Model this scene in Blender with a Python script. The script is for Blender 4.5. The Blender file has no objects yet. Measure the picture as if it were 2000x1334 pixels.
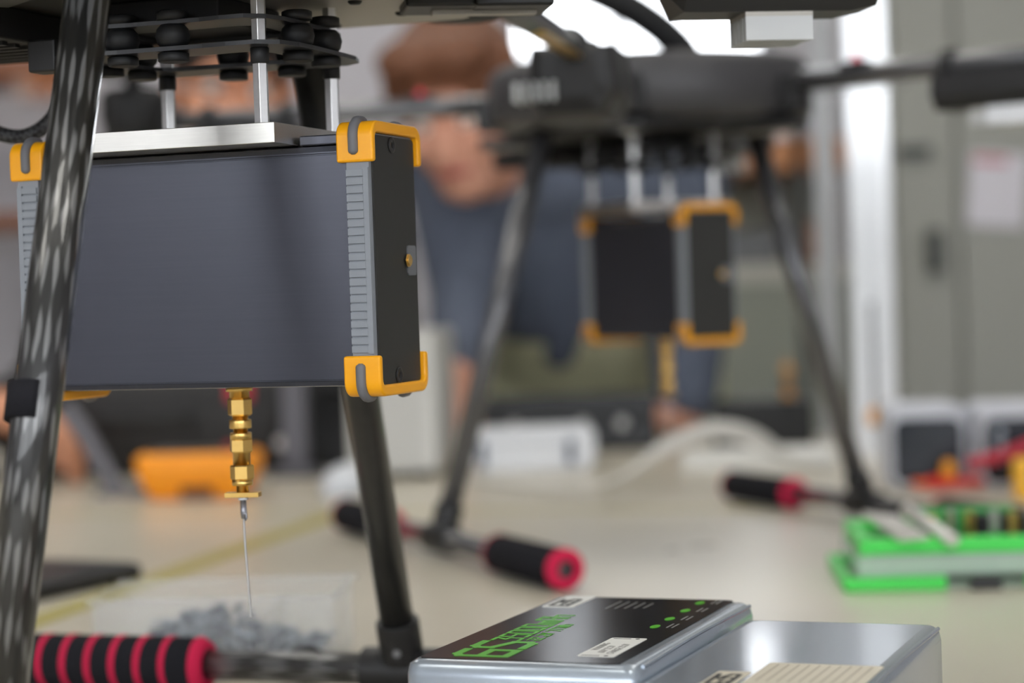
import bpy, bmesh, math, random
from math import sin, cos, pi, radians as R
from mathutils import Vector, Matrix, Euler
random.seed(7)
SC = bpy.context.scene
COL = SC.collection

# ------------------------------------------------------------------ camera
# metres; z = 0 is the workbench top, the floor lies 0.75 below it
FPX = 4116.0
CAM = Vector((0, 0, .207))
RHO, PIT = math.atan(.0333), math.atan(92 / FPX)
_fw = Vector((0, cos(PIT), -sin(PIT)))
_up = Vector((0, sin(PIT), cos(PIT)))
_ri = cos(RHO) * Vector((1, 0, 0)) - sin(RHO) * _up
_uu = sin(RHO) * Vector((1, 0, 0)) + cos(RHO) * _up
cam_d = bpy.data.cameras.new('camera')
cam = bpy.data.objects.new('camera', cam_d)
COL.objects.link(cam)
m3 = Matrix((_ri, _uu, -_fw)).transposed()
cam.matrix_world = Matrix.Translation(CAM) @ m3.to_4x4()
cam_d.sensor_width = 36
cam_d.lens = FPX * 36 / 2000
cam_d.clip_start = .02
cam_d.clip_end = 60
cam_d.dof.use_dof = True
cam_d.dof.focus_distance = .842
cam_d.dof.aperture_fstop = 5.6
SC.camera = cam

# ------------------------------------------------------------------ world, exposure
w = bpy.data.worlds.new('overcast')
SC.world = w
w.use_nodes = True
bg = w.node_tree.nodes['Background']
bg.inputs[0].default_value = (.93, .96, 1, 1)
bg.inputs[1].default_value = 3.7
SC.view_settings.view_transform = 'Standard'
SC.view_settings.look = 'None'
SC.view_settings.exposure = 0.87
SC.view_settings.gamma = 1
SC.view_settings.use_curve_mapping = False


def at(px, py, Y):
    v = _fw + _ri * ((px - 1000) / FPX) - _uu * ((py - 667) / FPX)
    return CAM + v * (Y / v.y)


def on(px, py, z=0.0):
    v = _fw + _ri * ((px - 1000) / FPX) - _uu * ((py - 667) / FPX)
    return CAM + v * ((z - CAM.z) / v.z)


# ------------------------------------------------------------------ materials
def lin(c):
    return tuple(((x / 255) / 12.92 if x / 255 <= .04045 else ((x / 255 + .055) / 1.055) ** 2.4) for x in c)


MATS = {}


def M(name, rgb, rough=.5, metal=0., spec=.5, coat=0., noise=0., nscale=60, bump=0., bscale=400, trans=0., emit=0., sheen=0.,
      stretch=None, alpha=1., ior=1.45):
    if name in MATS:
        return MATS[name]
    m = bpy.data.materials.new(name)
    m.use_nodes = True
    nt = m.node_tree
    b = nt.nodes['Principled BSDF']
    c = lin(rgb)
    b.inputs['Base Color'].default_value = (*c, 1)
    b.inputs['Roughness'].default_value = rough
    b.inputs['Metallic'].default_value = metal
    b.inputs['Specular IOR Level'].default_value = spec
    b.inputs['Coat Weight'].default_value = coat
    b.inputs['Coat Roughness'].default_value = .08
    b.inputs['Transmission Weight'].default_value = trans
    b.inputs['Alpha'].default_value = alpha
    b.inputs['IOR'].default_value = ior
    b.inputs['Sheen Weight'].default_value = sheen
    if emit:
        b.inputs['Emission Color'].default_value = (*c, 1)
        b.inputs['Emission Strength'].default_value = emit
    if noise or bump:
        tc = nt.nodes.new('ShaderNodeTexCoord')
        src = tc.outputs['Object']
        if stretch:
            mp = nt.nodes.new('ShaderNodeMapping')
            mp.inputs['Scale'].default_value = stretch
            nt.links.new(src, mp.inputs[0])
            src = mp.outputs[0]
    if noise:
        n = nt.nodes.new('ShaderNodeTexNoise')
        n.inputs['Scale'].default_value = nscale
        n.inputs['Detail'].default_value = 4
        nt.links.new(src, n.inputs['Vector'])
        mx = nt.nodes.new('ShaderNodeMix')
        mx.data_type = 'RGBA'
        mx.inputs[6].default_value = (*[x * (1 - noise) for x in c], 1)
        mx.inputs[7].default_value = (*[min(1, x * (1 + noise)) for x in c], 1)
        nt.links.new(n.outputs['Fac'], mx.inputs[0])
        nt.links.new(mx.outputs[2], b.inputs['Base Color'])
    if bump:
        n2 = nt.nodes.new('ShaderNodeTexNoise')
        n2.inputs['Scale'].default_value = bscale
        n2.inputs['Detail'].default_value = 3
        nt.links.new(src, n2.inputs['Vector'])
        bp = nt.nodes.new('ShaderNodeBump')
        bp.inputs['Strength'].default_value = bump
        bp.inputs['Distance'].default_value = .001
        nt.links.new(n2.outputs['Fac'], bp.inputs['Height'])
        nt.links.new(bp.outputs[0], b.inputs['Normal'])
    MATS[name] = m
    return m


def carbon_braid():
    """clear-coated braided carbon tube: two crossing sets of tows, read from the tube's UV (angle turns, metres)"""
    m = bpy.data.materials.new('carbon_braid')
    m.use_nodes = True
    nt = m.node_tree
    N, L = nt.nodes, nt.links
    b = N['Principled BSDF']
    uv = N.new('ShaderNodeUVMap')
    no = N.new('ShaderNodeTexNoise')
    no.inputs['Scale'].default_value = 7
    no.inputs['Detail'].default_value = 2
    L.new(uv.outputs[0], no.inputs['Vector'])
    sp = N.new('ShaderNodeSeparateXYZ')
    L.new(uv.outputs[0], sp.inputs[0])

    def mth(op, a, bb=None):
        n = N.new('ShaderNodeMath')
        n.operation = op
        for i, x in enumerate((a, bb)):
            if x is None:
                continue
            if isinstance(x, (int, float)):
                n.inputs[i].default_value = x
            else:
                L.new(x, n.inputs[i])
        return n.outputs[0]
    wob = mth('MULTIPLY', mth('SUBTRACT', no.outputs['Fac'], .5), 5.0)
    ang = mth('ADD', mth('MULTIPLY', sp.outputs[0], 2 * pi * 8), wob)
    z = mth('MULTIPLY', sp.outputs[1], 2 * pi * 18)
    s1 = mth('SINE', mth('ADD', ang, z))
    s2 = mth('SINE', mth('SUBTRACT', mth('ADD', mth('MULTIPLY', sp.outputs[0], 2 * pi * 7), mth('MULTIPLY', wob, -1.2)), mth('MULTIPLY', z, 1.15)))
    s3 = mth('SINE', mth('ADD', mth('MULTIPLY', sp.outputs[0], 2 * pi * 13), mth('ADD', mth('MULTIPLY', z, .45), mth('MULTIPLY', wob, 1.6))))
    prod = mth('ADD', mth('MULTIPLY', s1, s2), mth('MULTIPLY', s3, .28))
    fib = N.new('ShaderNodeTexNoise')
    mp = N.new('ShaderNodeMapping')
    mp.inputs['Scale'].default_value = (60, 34, 1)
    L.new(uv.outputs[0], mp.inputs[0])
    L.new(mp.outputs[0], fib.inputs['Vector'])
    fib.inputs['Scale'].default_value = 1
    val = mth('ADD', prod, mth('MULTIPLY', mth('SUBTRACT', fib.outputs['Fac'], .5), 1.6))
    cr = N.new('ShaderNodeValToRGB')
    cr.color_ramp.elements[0].position = .22
    cr.color_ramp.elements[0].color = (.022, .022, .021, 1)
    cr.color_ramp.elements[1].position = .66
    cr.color_ramp.elements[1].color = (.19, .19, .19, 1)
    L.new(val, cr.inputs[0])
    L.new(cr.outputs[0], b.inputs['Base Color'])
    b.inputs['Roughness'].default_value = .32
    b.inputs['Metallic'].default_value = .35
    b.inputs['Coat Weight'].default_value = .8
    b.inputs['Coat Roughness'].default_value = .06
    bp = N.new('ShaderNodeBump')
    bp.inputs['Strength'].default_value = .25
    bp.inputs['Distance'].default_value = .0006
    L.new(val, bp.inputs['Height'])
    L.new(bp.outputs[0], b.inputs['Normal'])
    return m


CARBON = carbon_braid()
CARBON_S = M('carbon_smooth', (92, 92, 95), .3, metal=.5, coat=1., noise=.3, nscale=300)
BLACK = M('black_plastic', (34, 34, 35), .45, noise=.1)
BLACK_M = M('black_matte', (24, 24, 25), .65, noise=.15)
RUBBER = M('black_rubber', (26, 27, 29), .55, bump=.05)
FOAM = M('black_foam', (36, 36, 40), .95, spec=.1, bump=.5, bscale=900, noise=.2, nscale=700)
PINK = M('pink_foam', (205, 38, 78), .85, spec=.2, bump=.2, bscale=900)
ANOD = M('black_anodised', (76, 78, 87), .24, metal=.55, noise=.07, nscale=20, stretch=(1, 60, 60), bump=.05, bscale=1500)
PANEL = M('black_panel', (44, 44, 42), .5, bump=.05, bscale=2500)
ORANGE = M('orange_plastic', (255, 176, 18), .36)
GREYP = M('grey_plastic', (140, 145, 152), .5)
GREYR = M('grey_rubber', (112, 112, 116), .55)
ALU = M('aluminium', (226, 226, 224), .3, metal=1., noise=.05, nscale=30, stretch=(1, 1, 20), bump=.03, bscale=600)
ALUB = M('brushed_plate', (216, 214, 208), .34, metal=1., noise=.1, nscale=60, stretch=(1, 30, 30), bump=.05, bscale=400)
ALUG = M('grey_aluminium', (176, 172, 164), .5, metal=.6, noise=.06, nscale=40, stretch=(1, 30, 1))
GOLD = M('gold_plated', (236, 196, 116), .3, metal=1., bump=.03, bscale=900)
STEEL = M('steel', (200, 200, 200), .28, metal=1., noise=.05)
WHITE = M('white_plastic', (226, 229, 234), .4)
HUBM = M('hub_plastic', (62, 61, 63), .42, noise=.05)
CLEAR = M('clear_plastic', (236, 240, 242), .12, trans=1., ior=1.2)
TABLE = M('bench_laminate', (196, 189, 172), .3, spec=.45, noise=.035, nscale=9, bump=.02, bscale=900)


# ------------------------------------------------------------------ mesh helpers
def box(bm, c, s, rot=None, ta=None):
    """box centred at c, size s; rot a Matrix/Euler; ta = (sx, sy) scale of the top face"""
    vs = []
    for dz in (-.5, .5):
        for dx, dy in ((-.5, -.5), (.5, -.5), (.5, .5), (-.5, .5)):
            k = ta if (ta and dz > 0) else (1, 1)
            p = Vector((dx * s[0] * k[0], dy * s[1] * k[1], dz * s[2]))
            if rot is not None:
                p = rot @ p
            vs.append(bm.verts.new(Vector(c) + p))
    for f in ((3, 2, 1, 0), (4, 5, 6, 7), (0, 1, 5, 4), (1, 2, 6, 5), (2, 3, 7, 6), (3, 0, 4, 7)):
        bm.faces.new([vs[i] for i in f])
    return vs


def frame_of(d):
    d = d.normalized()
    a = Vector((0, 0, 1)) if abs(d.z) < .95 else Vector((1, 0, 0))
    x = d.cross(a).normalized()
    return x, d.cross(x).normalized()


def loft(bm, rings, cap0=True, cap1=True, uvd=None):
    """rings: lists of points of one length, joined in order"""
    V = [[bm.verts.new(p) for p in r] for r in rings]
    n = len(rings[0])
    uvl = bm.loops.layers.uv.verify() if uvd else None
    for i in range(len(V) - 1):
        for j in range(n):
            k = (j + 1) % n
            f = bm.faces.new((V[i][j], V[i][k], V[i + 1][k], V[i + 1][j]))
            f.smooth = n > 8
            if uvl:
                for lp, (a, b) in zip(f.loops, ((j / n, uvd[i]), ((j + 1) / n, uvd[i]), ((j + 1) / n, uvd[i + 1]), (j / n, uvd[i + 1]))):
                    lp[uvl].uv = (a, b)
    if cap0:
        bm.faces.new(V[0][::-1])
    if cap1:
        bm.faces.new(V[-1])


def cyl(bm, p0, p1, r0, r1=None, n=24, uv=False, cap=True, phase=0.):
    p0, p1 = Vector(p0), Vector(p1)
    r1 = r0 if r1 is None else r1
    x, y = frame_of(p1 - p0)
    ring = lambda p, r: [p + x * (r * cos(2 * pi * (i + phase) / n)) + y * (r * sin(2 * pi * (i + phase) / n)) for i in range(n)]
    L = (p1 - p0).length
    loft(bm, [ring(p0, r0), ring(p1, r1)], cap, cap, [0, L] if uv else None)


def lathe(bm, c, prof, n=24, axis='z', phase=0., cap=True):
    """prof: (r, h) pairs along the axis from c"""
    rings = []
    for r, h in prof:
        ring = []
        for i in range(n):
            a = 2 * pi * (i + phase) / n
            p = Vector((r * cos(a), r * sin(a), h))
            if axis == 'x':
                p = Vector((h, r * cos(a), r * sin(a)))
            elif axis == 'y':
                p = Vector((r * sin(a), h, r * cos(a)))
            ring.append(Vector(c) + p)
        rings.append(ring)
    loft(bm, rings, cap, cap)


def tube(bm, pts, r, n=10, sub=6, uv=False, flat=1.):
    """round tube along a Catmull-Rom curve through pts"""
    P = [Vector(p) for p in pts]
    Q = []
    if sub > 1 and len(P) > 2:
        E = [P[0] * 2 - P[1]] + P + [P[-1] * 2 - P[-2]]
        for i in range(1, len(E) - 2):
            for k in range(sub):
                t = k / sub
                a, b, c, d = E[i - 1], E[i], E[i + 1], E[i + 2]
                Q.append(.5 * ((2 * b) + (c - a) * t + (2 * a - 5 * b + 4 * c - d) * t * t + (3 * b - a - 3 * c + d) * t ** 3))
        Q.append(P[-1])
    else:
        Q = P
    rs = r if callable(r) else (lambda t: r)
    rings, uvd, acc = [], [], 0
    x = None
    for i, q in enumerate(Q):
        d = (Q[min(i + 1, len(Q) - 1)] - Q[max(i - 1, 0)]).normalized()
        if x is None:
            x, y = frame_of(d)
        else:
            x = (x - d * x.dot(d)).normalized()
            y = d.cross(x)
            acc += (q - Q[i - 1]).length
        rr = rs(i / max(1, len(Q) - 1))
        rings.append([q + x * (rr * cos(2 * pi * j / n)) + y * (flat * rr * sin(2 * pi * j / n)) for j in range(n)])
        uvd.append(acc)
    loft(bm, rings, uvd=uvd if uv else None)


def rrect(hx, hy, r, n=4):
    out = []
    for cx, cy, a0 in ((hx - r, hy - r, 0), (-hx + r, hy - r, 90), (-hx + r, -hy + r, 180), (hx - r, -hy + r, 270)):
        for i in range(n + 1):
            a = R(a0 + 90 * i / n)
            out.append((cx + r * cos(a), cy + r * sin(a)))
    return out


def prism(bm, pts, to3, a, b):
    """polygon pts (2d) extruded from a to b; to3(p, q, h) -> 3d"""
    A = [bm.verts.new(to3(p, q, a)) for p, q in pts]
    B = [bm.verts.new(to3(p, q, b)) for p, q in pts]
    n = len(pts)
    for i in range(n):
        j = (i + 1) % n
        bm.faces.new((A[i], A[j], B[j], B[i]))
    bm.faces.new(A[::-1])
    bm.faces.new(B)


XY = lambda p, q, h: Vector((p, q, h))
YZ = lambda p, q, h: Vector((h, p, q))
XZ = lambda p, q, h: Vector((p, h, q))


def ob(name, bm, mat, parent=None, bevel=0., bseg=2, loc=None, rot=None, smooth=None):
    bmesh.ops.recalc_face_normals(bm, faces=bm.faces)
    me = bpy.data.meshes.new(name)
    bm.to_mesh(me)
    bm.free()
    me.materials.append(mat)
    o = bpy.data.objects.new(name, me)
    COL.objects.link(o)
    if parent:
        o.parent = parent
    if loc is not None:
        o.location = loc
    if rot is not None:
        o.rotation_euler = rot
    if bevel:
        md = o.modifiers.new('bevel', 'BEVEL')
        md.width = bevel
        md.segments = bseg
        md.limit_method = 'ANGLE'
        md.angle_limit = R(35)
        for p in me.polygons:
            p.use_smooth = True
        md.harden_normals = True
    elif smooth:
        for p in me.polygons:
            p.use_smooth = True
    return o


def ob2(name, me, mat, parent=None, loc=None, rot=None):
    o = bpy.data.objects.new(name, me)
    COL.objects.link(o)
    if parent:
        o.parent = parent
    if loc is not None:
        o.location = loc
    if rot is not None:
        o.rotation_euler = rot
    return o


def nb():
    return bmesh.new()


def boxob(name, c, s, mat, parent=None, bevel=0., rot=None, ta=None):
    bm = nb()
    box(bm, c, s, rot, ta)
    return ob(name, bm, mat, parent, bevel)


def cylob(name, p0, p1, r, mat, parent=None, r1=None, n=24, bevel=0., uv=False, phase=0.):
    bm = nb()
    cyl(bm, p0, p1, r, r1, n, uv=uv, phase=phase)
    return ob(name, bm, mat, parent, bevel)


def tag(o, label, cat, group=None):
    o['label'] = label
    o['category'] = cat
    if group:
        o['group'] = group
    return o


def thing(name, label, cat, loc=(0, 0, 0), rz=0., group=None):
    o = bpy.data.objects.new(name, None)
    COL.objects.link(o)
    o.empty_display_size = .05
    o.location = loc
    o.rotation_euler = (0, 0, rz)
    return tag(o, label, cat, group)


def struct(o):
    o['kind'] = 'structure'
    return o


def text(name, s, size, mat, parent, loc, rz=0., sx=1., off=0., align='LEFT', spacing=1.):
    cu = bpy.data.curves.new(name, 'FONT')
    cu.body = s
    cu.size = size
    cu.offset = off
    cu.extrude = .00003
    cu.align_x = align
    cu.space_character = spacing
    cu.resolution_u = 3
    tmp = bpy.data.objects.new(name + '_tmp', cu)
    COL.objects.link(tmp)
    dg = bpy.context.evaluated_depsgraph_get()
    me = bpy.data.meshes.new_from_object(tmp.evaluated_get(dg))
    bpy.data.objects.remove(tmp)
    me.materials.clear()
    me.materials.append(mat)
    o = bpy.data.objects.new(name, me)
    COL.objects.link(o)
    o.parent = parent
    o.location = loc
    o.rotation_euler = (0, 0, rz)
    o.scale = (sx, 1, 1)
    return o

# ------------------------------------------------------------------ the room
FLOOR = -.75
WALL = M('wall_paint', (206, 203, 208), .85, spec=.2, noise=.05, nscale=4)
struct(boxob('floor', (-.5, .8, FLOOR - .05), (13, 11, .1), M('floor_vinyl', (122, 120, 116), .5, noise=.12, nscale=14)))
struct(boxob('ceiling', (-.4, 1.2, 2.1), (7.9, 8.5, .1), M('ceiling_paint', (222, 222, 220), .9, noise=.03)))
WY = 5.2
wl, wr = at(1085, 60, WY).x - .12, at(1505, 60, WY).x
wb = at(1300, 118, WY).z
wt = wb + 1.0
bm = nb()
zt = 2.05
box(bm, ((-4.2 + wl) / 2, WY + .1, (FLOOR + zt) / 2), (wl + 4.2, .2, zt - FLOOR))
box(bm, ((wr + 3.4) / 2, WY + .1, (FLOOR + zt) / 2), (3.4 - wr, .2, zt - FLOOR))
box(bm, ((wl + wr) / 2, WY + .1, (FLOOR + wb) / 2), (wr - wl, .2, wb - FLOOR))
box(bm, ((wl + wr) / 2, WY + .1, (wt + zt) / 2), (wr - wl, .2, zt - wt))
struct(ob('wall_back', bm, WALL))
bm = nb()
fr = .025
for x in (wl + fr / 2, at(1205, 60, WY).x, wr - fr / 2):
    box(bm, (x, WY + .05, (wb + wt) / 2), (fr, .06, wt - wb))
for z in (wb + fr / 2, wt - fr / 2):
    box(bm, ((wl + wr) / 2, WY + .05, z), (wr - wl, .06, fr))
win = struct(ob('window_1', bm, M('window_frame', (150, 152, 158), .5, noise=.05)))
mx = at(1205, 60, WY).x
for a, b in ((wl + fr, mx - fr / 2), (mx + fr / 2, wr - fr)):
    boxob('pane', ((a + b) / 2, WY + .05, (wb + wt) / 2), (b - a, .004, wt - wb - 2 * fr), M('window_glass', (250, 252, 255), .05, alpha=.06), win)
struct(boxob('wall_right', (3.5, 1.2, .65), (.2, 8.4, 2.8), WALL))
struct(boxob('wall_left', (-4.3, 1.2, .65), (.2, 8.4, 2.8), WALL))
# window wall behind the photographer: the daylight of the room
RY, rs0, rs1 = -2.9, .36, 1.78
bm = nb()
box(bm, (-.4, RY, (FLOOR + rs0) / 2), (7.6, .2, rs0 - FLOOR))
box(bm, (-.4, RY, (rs1 + zt) / 2), (7.6, .2, zt - rs1))
rx = [-4.15, -2.3, -.4, 1.5, 3.35]
for x in rx:
    box(bm, (x, RY, (rs0 + rs1) / 2), (.14, .2, rs1 - rs0))
struct(ob('wall_front', bm, WALL))
for k in range(4):
    a, b = rx[k] + .07, rx[k + 1] - .07
    bm = nb()
    for x in (a + .03, (a + b) / 2, b - .03):
        box(bm, (x, RY, (rs0 + rs1) / 2), (.05, .07, rs1 - rs0))
    for z in (rs0 + .03, rs1 - .03):
        box(bm, ((a + b) / 2, RY, z), (b - a, .07, .05))
    wn = struct(ob('window_%d' % (k + 2), bm, MATS['window_frame']))
    for c in (a, (a + b) / 2):
        boxob('pane', (c + (b - a) / 4, RY, (rs0 + rs1) / 2), ((b - a) / 2 - .06, .005, rs1 - rs0 - .1), MATS['window_glass'], wn)
PANEL_L = M('added_panel_glow', (255, 252, 244), .6, emit=3.9)
for i, (x, y) in enumerate(((-1.6, .2), (-.35, .2), (.9, .2), (-1.6, 2.0), (-.35, 2.0), (.9, 2.0), (-1.6, 3.9), (-.35, 3.9), (.9, 3.9))):  # unseen panels added to light the room; middle column lifts the leaning person
    t = thing('added_ceiling_light', 'unseen square ceiling panel added for light, %s of the %s row' % (('left', 'middle', 'right')[i % 3], ('camera-side', 'drone-side', 'back-wall')[i // 3]),
              'ceiling light', (x, y, 2.03), 0, 'added ceiling light panels')
    bm = nb()
    for s in (-1, 1):
        box(bm, (s * .3, 0, 0), (.03, .63, .04))
        box(bm, (0, s * .3, 0), (.57, .03, .04))
    ob('frame', bm, WHITE, t)
    boxob('diffuser', (0, 0, .005), (.57, .57, .01), PANEL_L, t)

# ------------------------------------------------------------------ workbenches
K = Vector((-.168, 2.05, 0))
EX, EY = Vector((.974, -.228, 0)).normalized(), Vector((.228, .974, 0)).normalized()
BRZ = math.atan2(EX.y, EX.x)


def bench(label, x0, x1, y0, y1, trims, group='workbenches pushed together'):
    t = thing('workbench', label, 'workbench', K + EX * x0 + EY * y0 + Vector((0, 0, FLOOR)), BRZ, group)
    wx, wy = x1 - x0, y1 - y0
    ztop = -FLOOR
    tx0 = ty0 = 0.
    tx1, ty1 = wx, wy
    for side, wid, mat in trims:
        if side == 'l':
            boxob('edge_trim', (wid / 2, wy / 2, ztop - .0125), (wid, wy, .025), mat, t)
            tx0 = wid
        if side == 'r':
            boxob('edge_trim', (wx - wid / 2, wy / 2, ztop - .0125), (wid, wy, .025), mat, t)
            tx1 = wx - wid
    for side, wid, mat in trims:
        if side == 'b':
            boxob('edge_trim', ((tx0 + tx1) / 2, wy - wid / 2, ztop - .0125), (tx1 - tx0, wid, .025), mat, t)
            ty1 = wy - wid
        if side == 'f':
            boxob('edge_trim', ((tx0 + tx1) / 2, wid / 2, ztop - .0125), (tx1 - tx0, wid, .025), mat, t)
            ty0 = wid
    boxob('tabletop', ((tx0 + tx1) / 2, (ty0 + ty1) / 2, ztop - .0125), (tx1 - tx0, ty1 - ty0, .025), TABLE, t)
    for a in (.06, wx - .06):
        for b in (.06, wy - .06):
            boxob('leg', (a, b, (ztop - .025) / 2), (.045, .045, ztop - .025), M('bench_leg', (90, 92, 96), .45), t)
    boxob('apron', (wx / 2, .06, ztop - .065), (wx - .2, .025, .06), MATS['bench_leg'], t)
    return t


YEL = M('yellow_edging', (158, 146, 22), .4, noise=.05)
OLV = M('pale_yellow_edging', (176, 166, 104), .4, noise=.05)
bench('beige laminate workbench with yellow edging carrying both drones', 0, 1.5, -2.3, 0, [('l', .010, YEL), ('b', .006, OLV)])
bench('beige laminate workbench left of the yellow edging line', -1.3, -.001, -2.3, 0, [('r', .018, OLV)])
bench('beige laminate workbench at the back, under the light grey computer tower', -1.3, 1.5, .001, .93, [('f', .012, OLV)])


# ------------------------------------------------------------------ drones
def drone(label, loc, yaw, near):
    t = thing('multirotor_drone', label, 'drone', loc, yaw, 'drones standing on the workbench')
    zb, wbm, ztl, wtp = .014, .197, .345, .0950
    zb += .002
    # landing gear
    for s in (1, -1):
        B, T = Vector((0, s * wbm, zb)), Vector((0, s * wtp, ztl))
        d = (T - B).normalized()
        leg = cylob('leg', B + d * .02, T, .0088, CARBON if (near and s < 0) else (M('carbon_dark', (42, 42, 41), .32, coat=.5, noise=.3, nscale=300) if near else CARBON_S), t, n=40, uv=True)
        if near and s == -1:
            # hook-and-loop patch wrapped round the outside of the leg
            bm = nb()
            c0 = B + d * .158
            x, y = frame_of(d)
            side = Vector((-.75, -.8, 0)).normalized()
            side = (side - d * side.dot(d)).normalized()
            up2 = d.cross(side)
            rings = []
            for h in (0, .0135):
                ring = []
                for k in range(13):
                    a = R(-76 + 152 * k / 12)
                    ring.append(c0 + d * h + (side * cos(a) + up2 * sin(a)) * .0112)
                for k in range(12, -1, -1):
                    a = R(-76 + 152 * k / 12)
                    ring.append(c0 + d * h + (side * cos(a) + up2 * sin(a)) * .0086)
                rings.append(ring)
            loft(bm, rings)
            ob('hook_and_loop_patch', bm, FOAM, leg)
        # tee joint
        bm = nb()
        cyl(bm, B + d * .006, B + d * .028, .0112, n=28)
        cyl(bm, B + Vector((-.022, 0, 0)), B + Vector((.022, 0, 0)), .0116, n=28)
        j = ob('leg_joint', bm, BLACK, t, .0008)
        for h in (.0115,):
            q = B + d * h + Vector((0, -.0112, 0)) * 1
            cylob('joint_screw', q + Vector((.002, .001, 0)), q + Vector((.002, -.001, 0)), .002, M('joint_screw', (120, 120, 122), .4, metal=.5), j, n=12)
        cylob('skid_tube', B + Vector((-.226, 0, 0)), B + Vector((.226, 0, 0)), .0082, CARBON if near else CARBON_S, t, n=28, uv=True)
        for e in (-1, 1):
            g0, g1 = .112, .232
            bm = nb()
            n, r, hole = 28, .0145, .006
            prof = [(.0083, e * g0), (r - .003, e * g0), (r, e * (g0 + .004)), (r, e * (g1 - .003)), (r - .003, e * g1), (hole, e * g1), (hole, e * (g1 - .03))]
            if e > 0:
                prof = prof[:]
            lathe(bm, B, prof, n, 'x')
            g = ob('foam_grip', bm, FOAM, t)
            # pink end faces
            bm = nb()
            lathe(bm, B, [(hole + .0005, e * (g1 - .006)), (r - .0005, e * (g1 - .006)), (r + .0003, e * (g1 - .002)), (r - .0022, e * (g1 + .0006)), (hole + .0005, e * (g1 + .0006)), (hole + .0005, e * (g1 - .006))], n, 'x', cap=False)
            ob('grip_end_ring', bm, PINK, g)
            bm = nb()
            lathe(bm, B, [(.0086, e * (g0 - .0006)), (r - .0028, e * (g0 - .0006)), (r + .0003, e * (g0 + .004)), (r + .0003, e * (g0 + .0052)), (r - .001, e * (g0 + .0054)), (.0086, e * (g0 + .005)), (.0086, e * (g0 - .0006))], n, 'x', cap=False)
            ob('grip_end_ring', bm, PINK, g)
            if near:
                for k in range(1, 8):
                    h = g0 + .004 + k * .0148
                    if h > g1 - .006:
                        break
                    bm = nb()
                    lathe(bm, B, [(r - .002, e * h), (r + .00035, e * (h + .0002)), (r + .00035, e * (h + .0036)), (r - .002, e * (h + .0038)), (r - .002, e * h)], n, 'x', cap=False)
                    ob('grip_stripe', bm, PINK, g)
    # hub
    bm = nb()
    lathe(bm, (0, 0, .338), [(.118, 0), (.128, .003), (.133, .010), (.133, .044), (.126, .052), (.06, .056), (.0, .056)][:-1] + [(.02, .056)], 64)
    ob('hub', bm, HUBM, t)
    bm = nb()
    prism(bm, [(.004, -.101), (.078, -.101), (.116, -.07), (.116, .07), (.078, .101), (.004, .101)], XY, .333, .3379)
    hp = ob('hub_plate', bm, ALUG if near else BLACK_M, t, .0006)
    bm = nb()
    prism(bm, [(-.09, -.101), (.003, -.101), (.003, .101), (-.09, .101), (-.116, .07), (-.116, -.07)], XY, .333, .3379)
    ob('hub_plate', bm, BLACK_M, t, .0006)
    for (x, y) in ((.0623, .064), (.0581, .0204), (.088, .0391), (.0883, .0632), (.0875, .0898), (.02, .088), (.03, -.09)):
        bm = nb()
        lathe(bm, (x, y, .3316), [(.0022, 0), (.003, .0008), (.003, .0016)], 16)
        ob('bolt', bm, BLACK_M, hp)
    # battery tray with cooling slots under the hub, on the left
    bm = nb()
    box(bm, (-.125, -.02, .326), (.11, .09, .0138))
    bt = ob('electronics_tray', bm, BLACK_M, t, .001)
    for k in range(9):
        boxob('vent_slat', (-.125, -.058 + k * .0095, .3183), (.1, .004, .0016), BLACK_M, bt)
    boxob('cable_gland', (-.06, -.03, .3125), (.013, .012, .0135), BLACK, bt, .001)
    boxob('controller_box', (-.012, -.0, .3275), (.062, .06, .0105), BLACK_M, t, .001)
    # arms
    # (angle, inner end of the pod, motor radius, pod scale)
    arms = ((27, .196, .47, 1.), (-35, .196, .47, 1.), (234, .196, .452, 1.), (165, .196, .47, 1.)) if near else \
        ((27, .262, .47, 1.), (-35, .30, .705, 1.45), (234, .30, .452, .8), (140, .30, .47, .8))
    for k, (ang, r0, rm, ps) in enumerate(arms):
        a = R(ang)
        d = Vector((cos(a), sin(a), 0))
        q = Vector((-sin(a), cos(a), 0))
        za = .366
        rot = Matrix.Rotation(a, 3, 'Z')
        arm = cylob('arm_tube', d * .09 + Vector((0, 0, za)), d * (rm + .018) + Vector((0, 0, za)), .0085, CARBON_S, t, n=28)
        bm = nb()
        box(bm, d * .128 + Vector((0, 0, .349 if near else .357)), (.034, .036 if near else .026, .04 if near else .028), rot)
        box(bm, d * .112 + Vector((0, 0, .3335)), (.06, .03, .008), rot)
        c = ob('arm_clamp', bm, BLACK, t, .0015)
        boxob('clamp_slot', d * .117 + Vector((0, 0, .3286)), (.045, .007, .0022), ALUG, c, rot=rot)
        # speed controller hung below the arm
        zs = .339 if near else .345 - .006 * (ps - 1)
        bm = nb()
        sec = [(p_ * ps, q_ * (ps if ps < 1.2 else 1.75)) for p_, q_ in ((-.019, .014), (-.021, -.004), (-.014, -.0135), (.014, -.0135), (.021, -.004), (.019, .014))]
        r1 = r0 + .096
        rings = []
        for h, sc, dz in ((r0, .55, .002), (r0 + .006, .98, 0), (r0 + .014, 1, 0), (r1 - .016, 1, 0), (r1 - .004, .9, .001), (r1, .6, .004)):
            rings.append([d * h + q * (y * sc) + Vector((0, 0, zs + z * sc + dz)) for y, z in sec])
        loft(bm, rings)
        e = ob('speed_controller', bm, BLACK, t)
        for f in e.data.polygons:
            f.use_smooth = False
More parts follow.
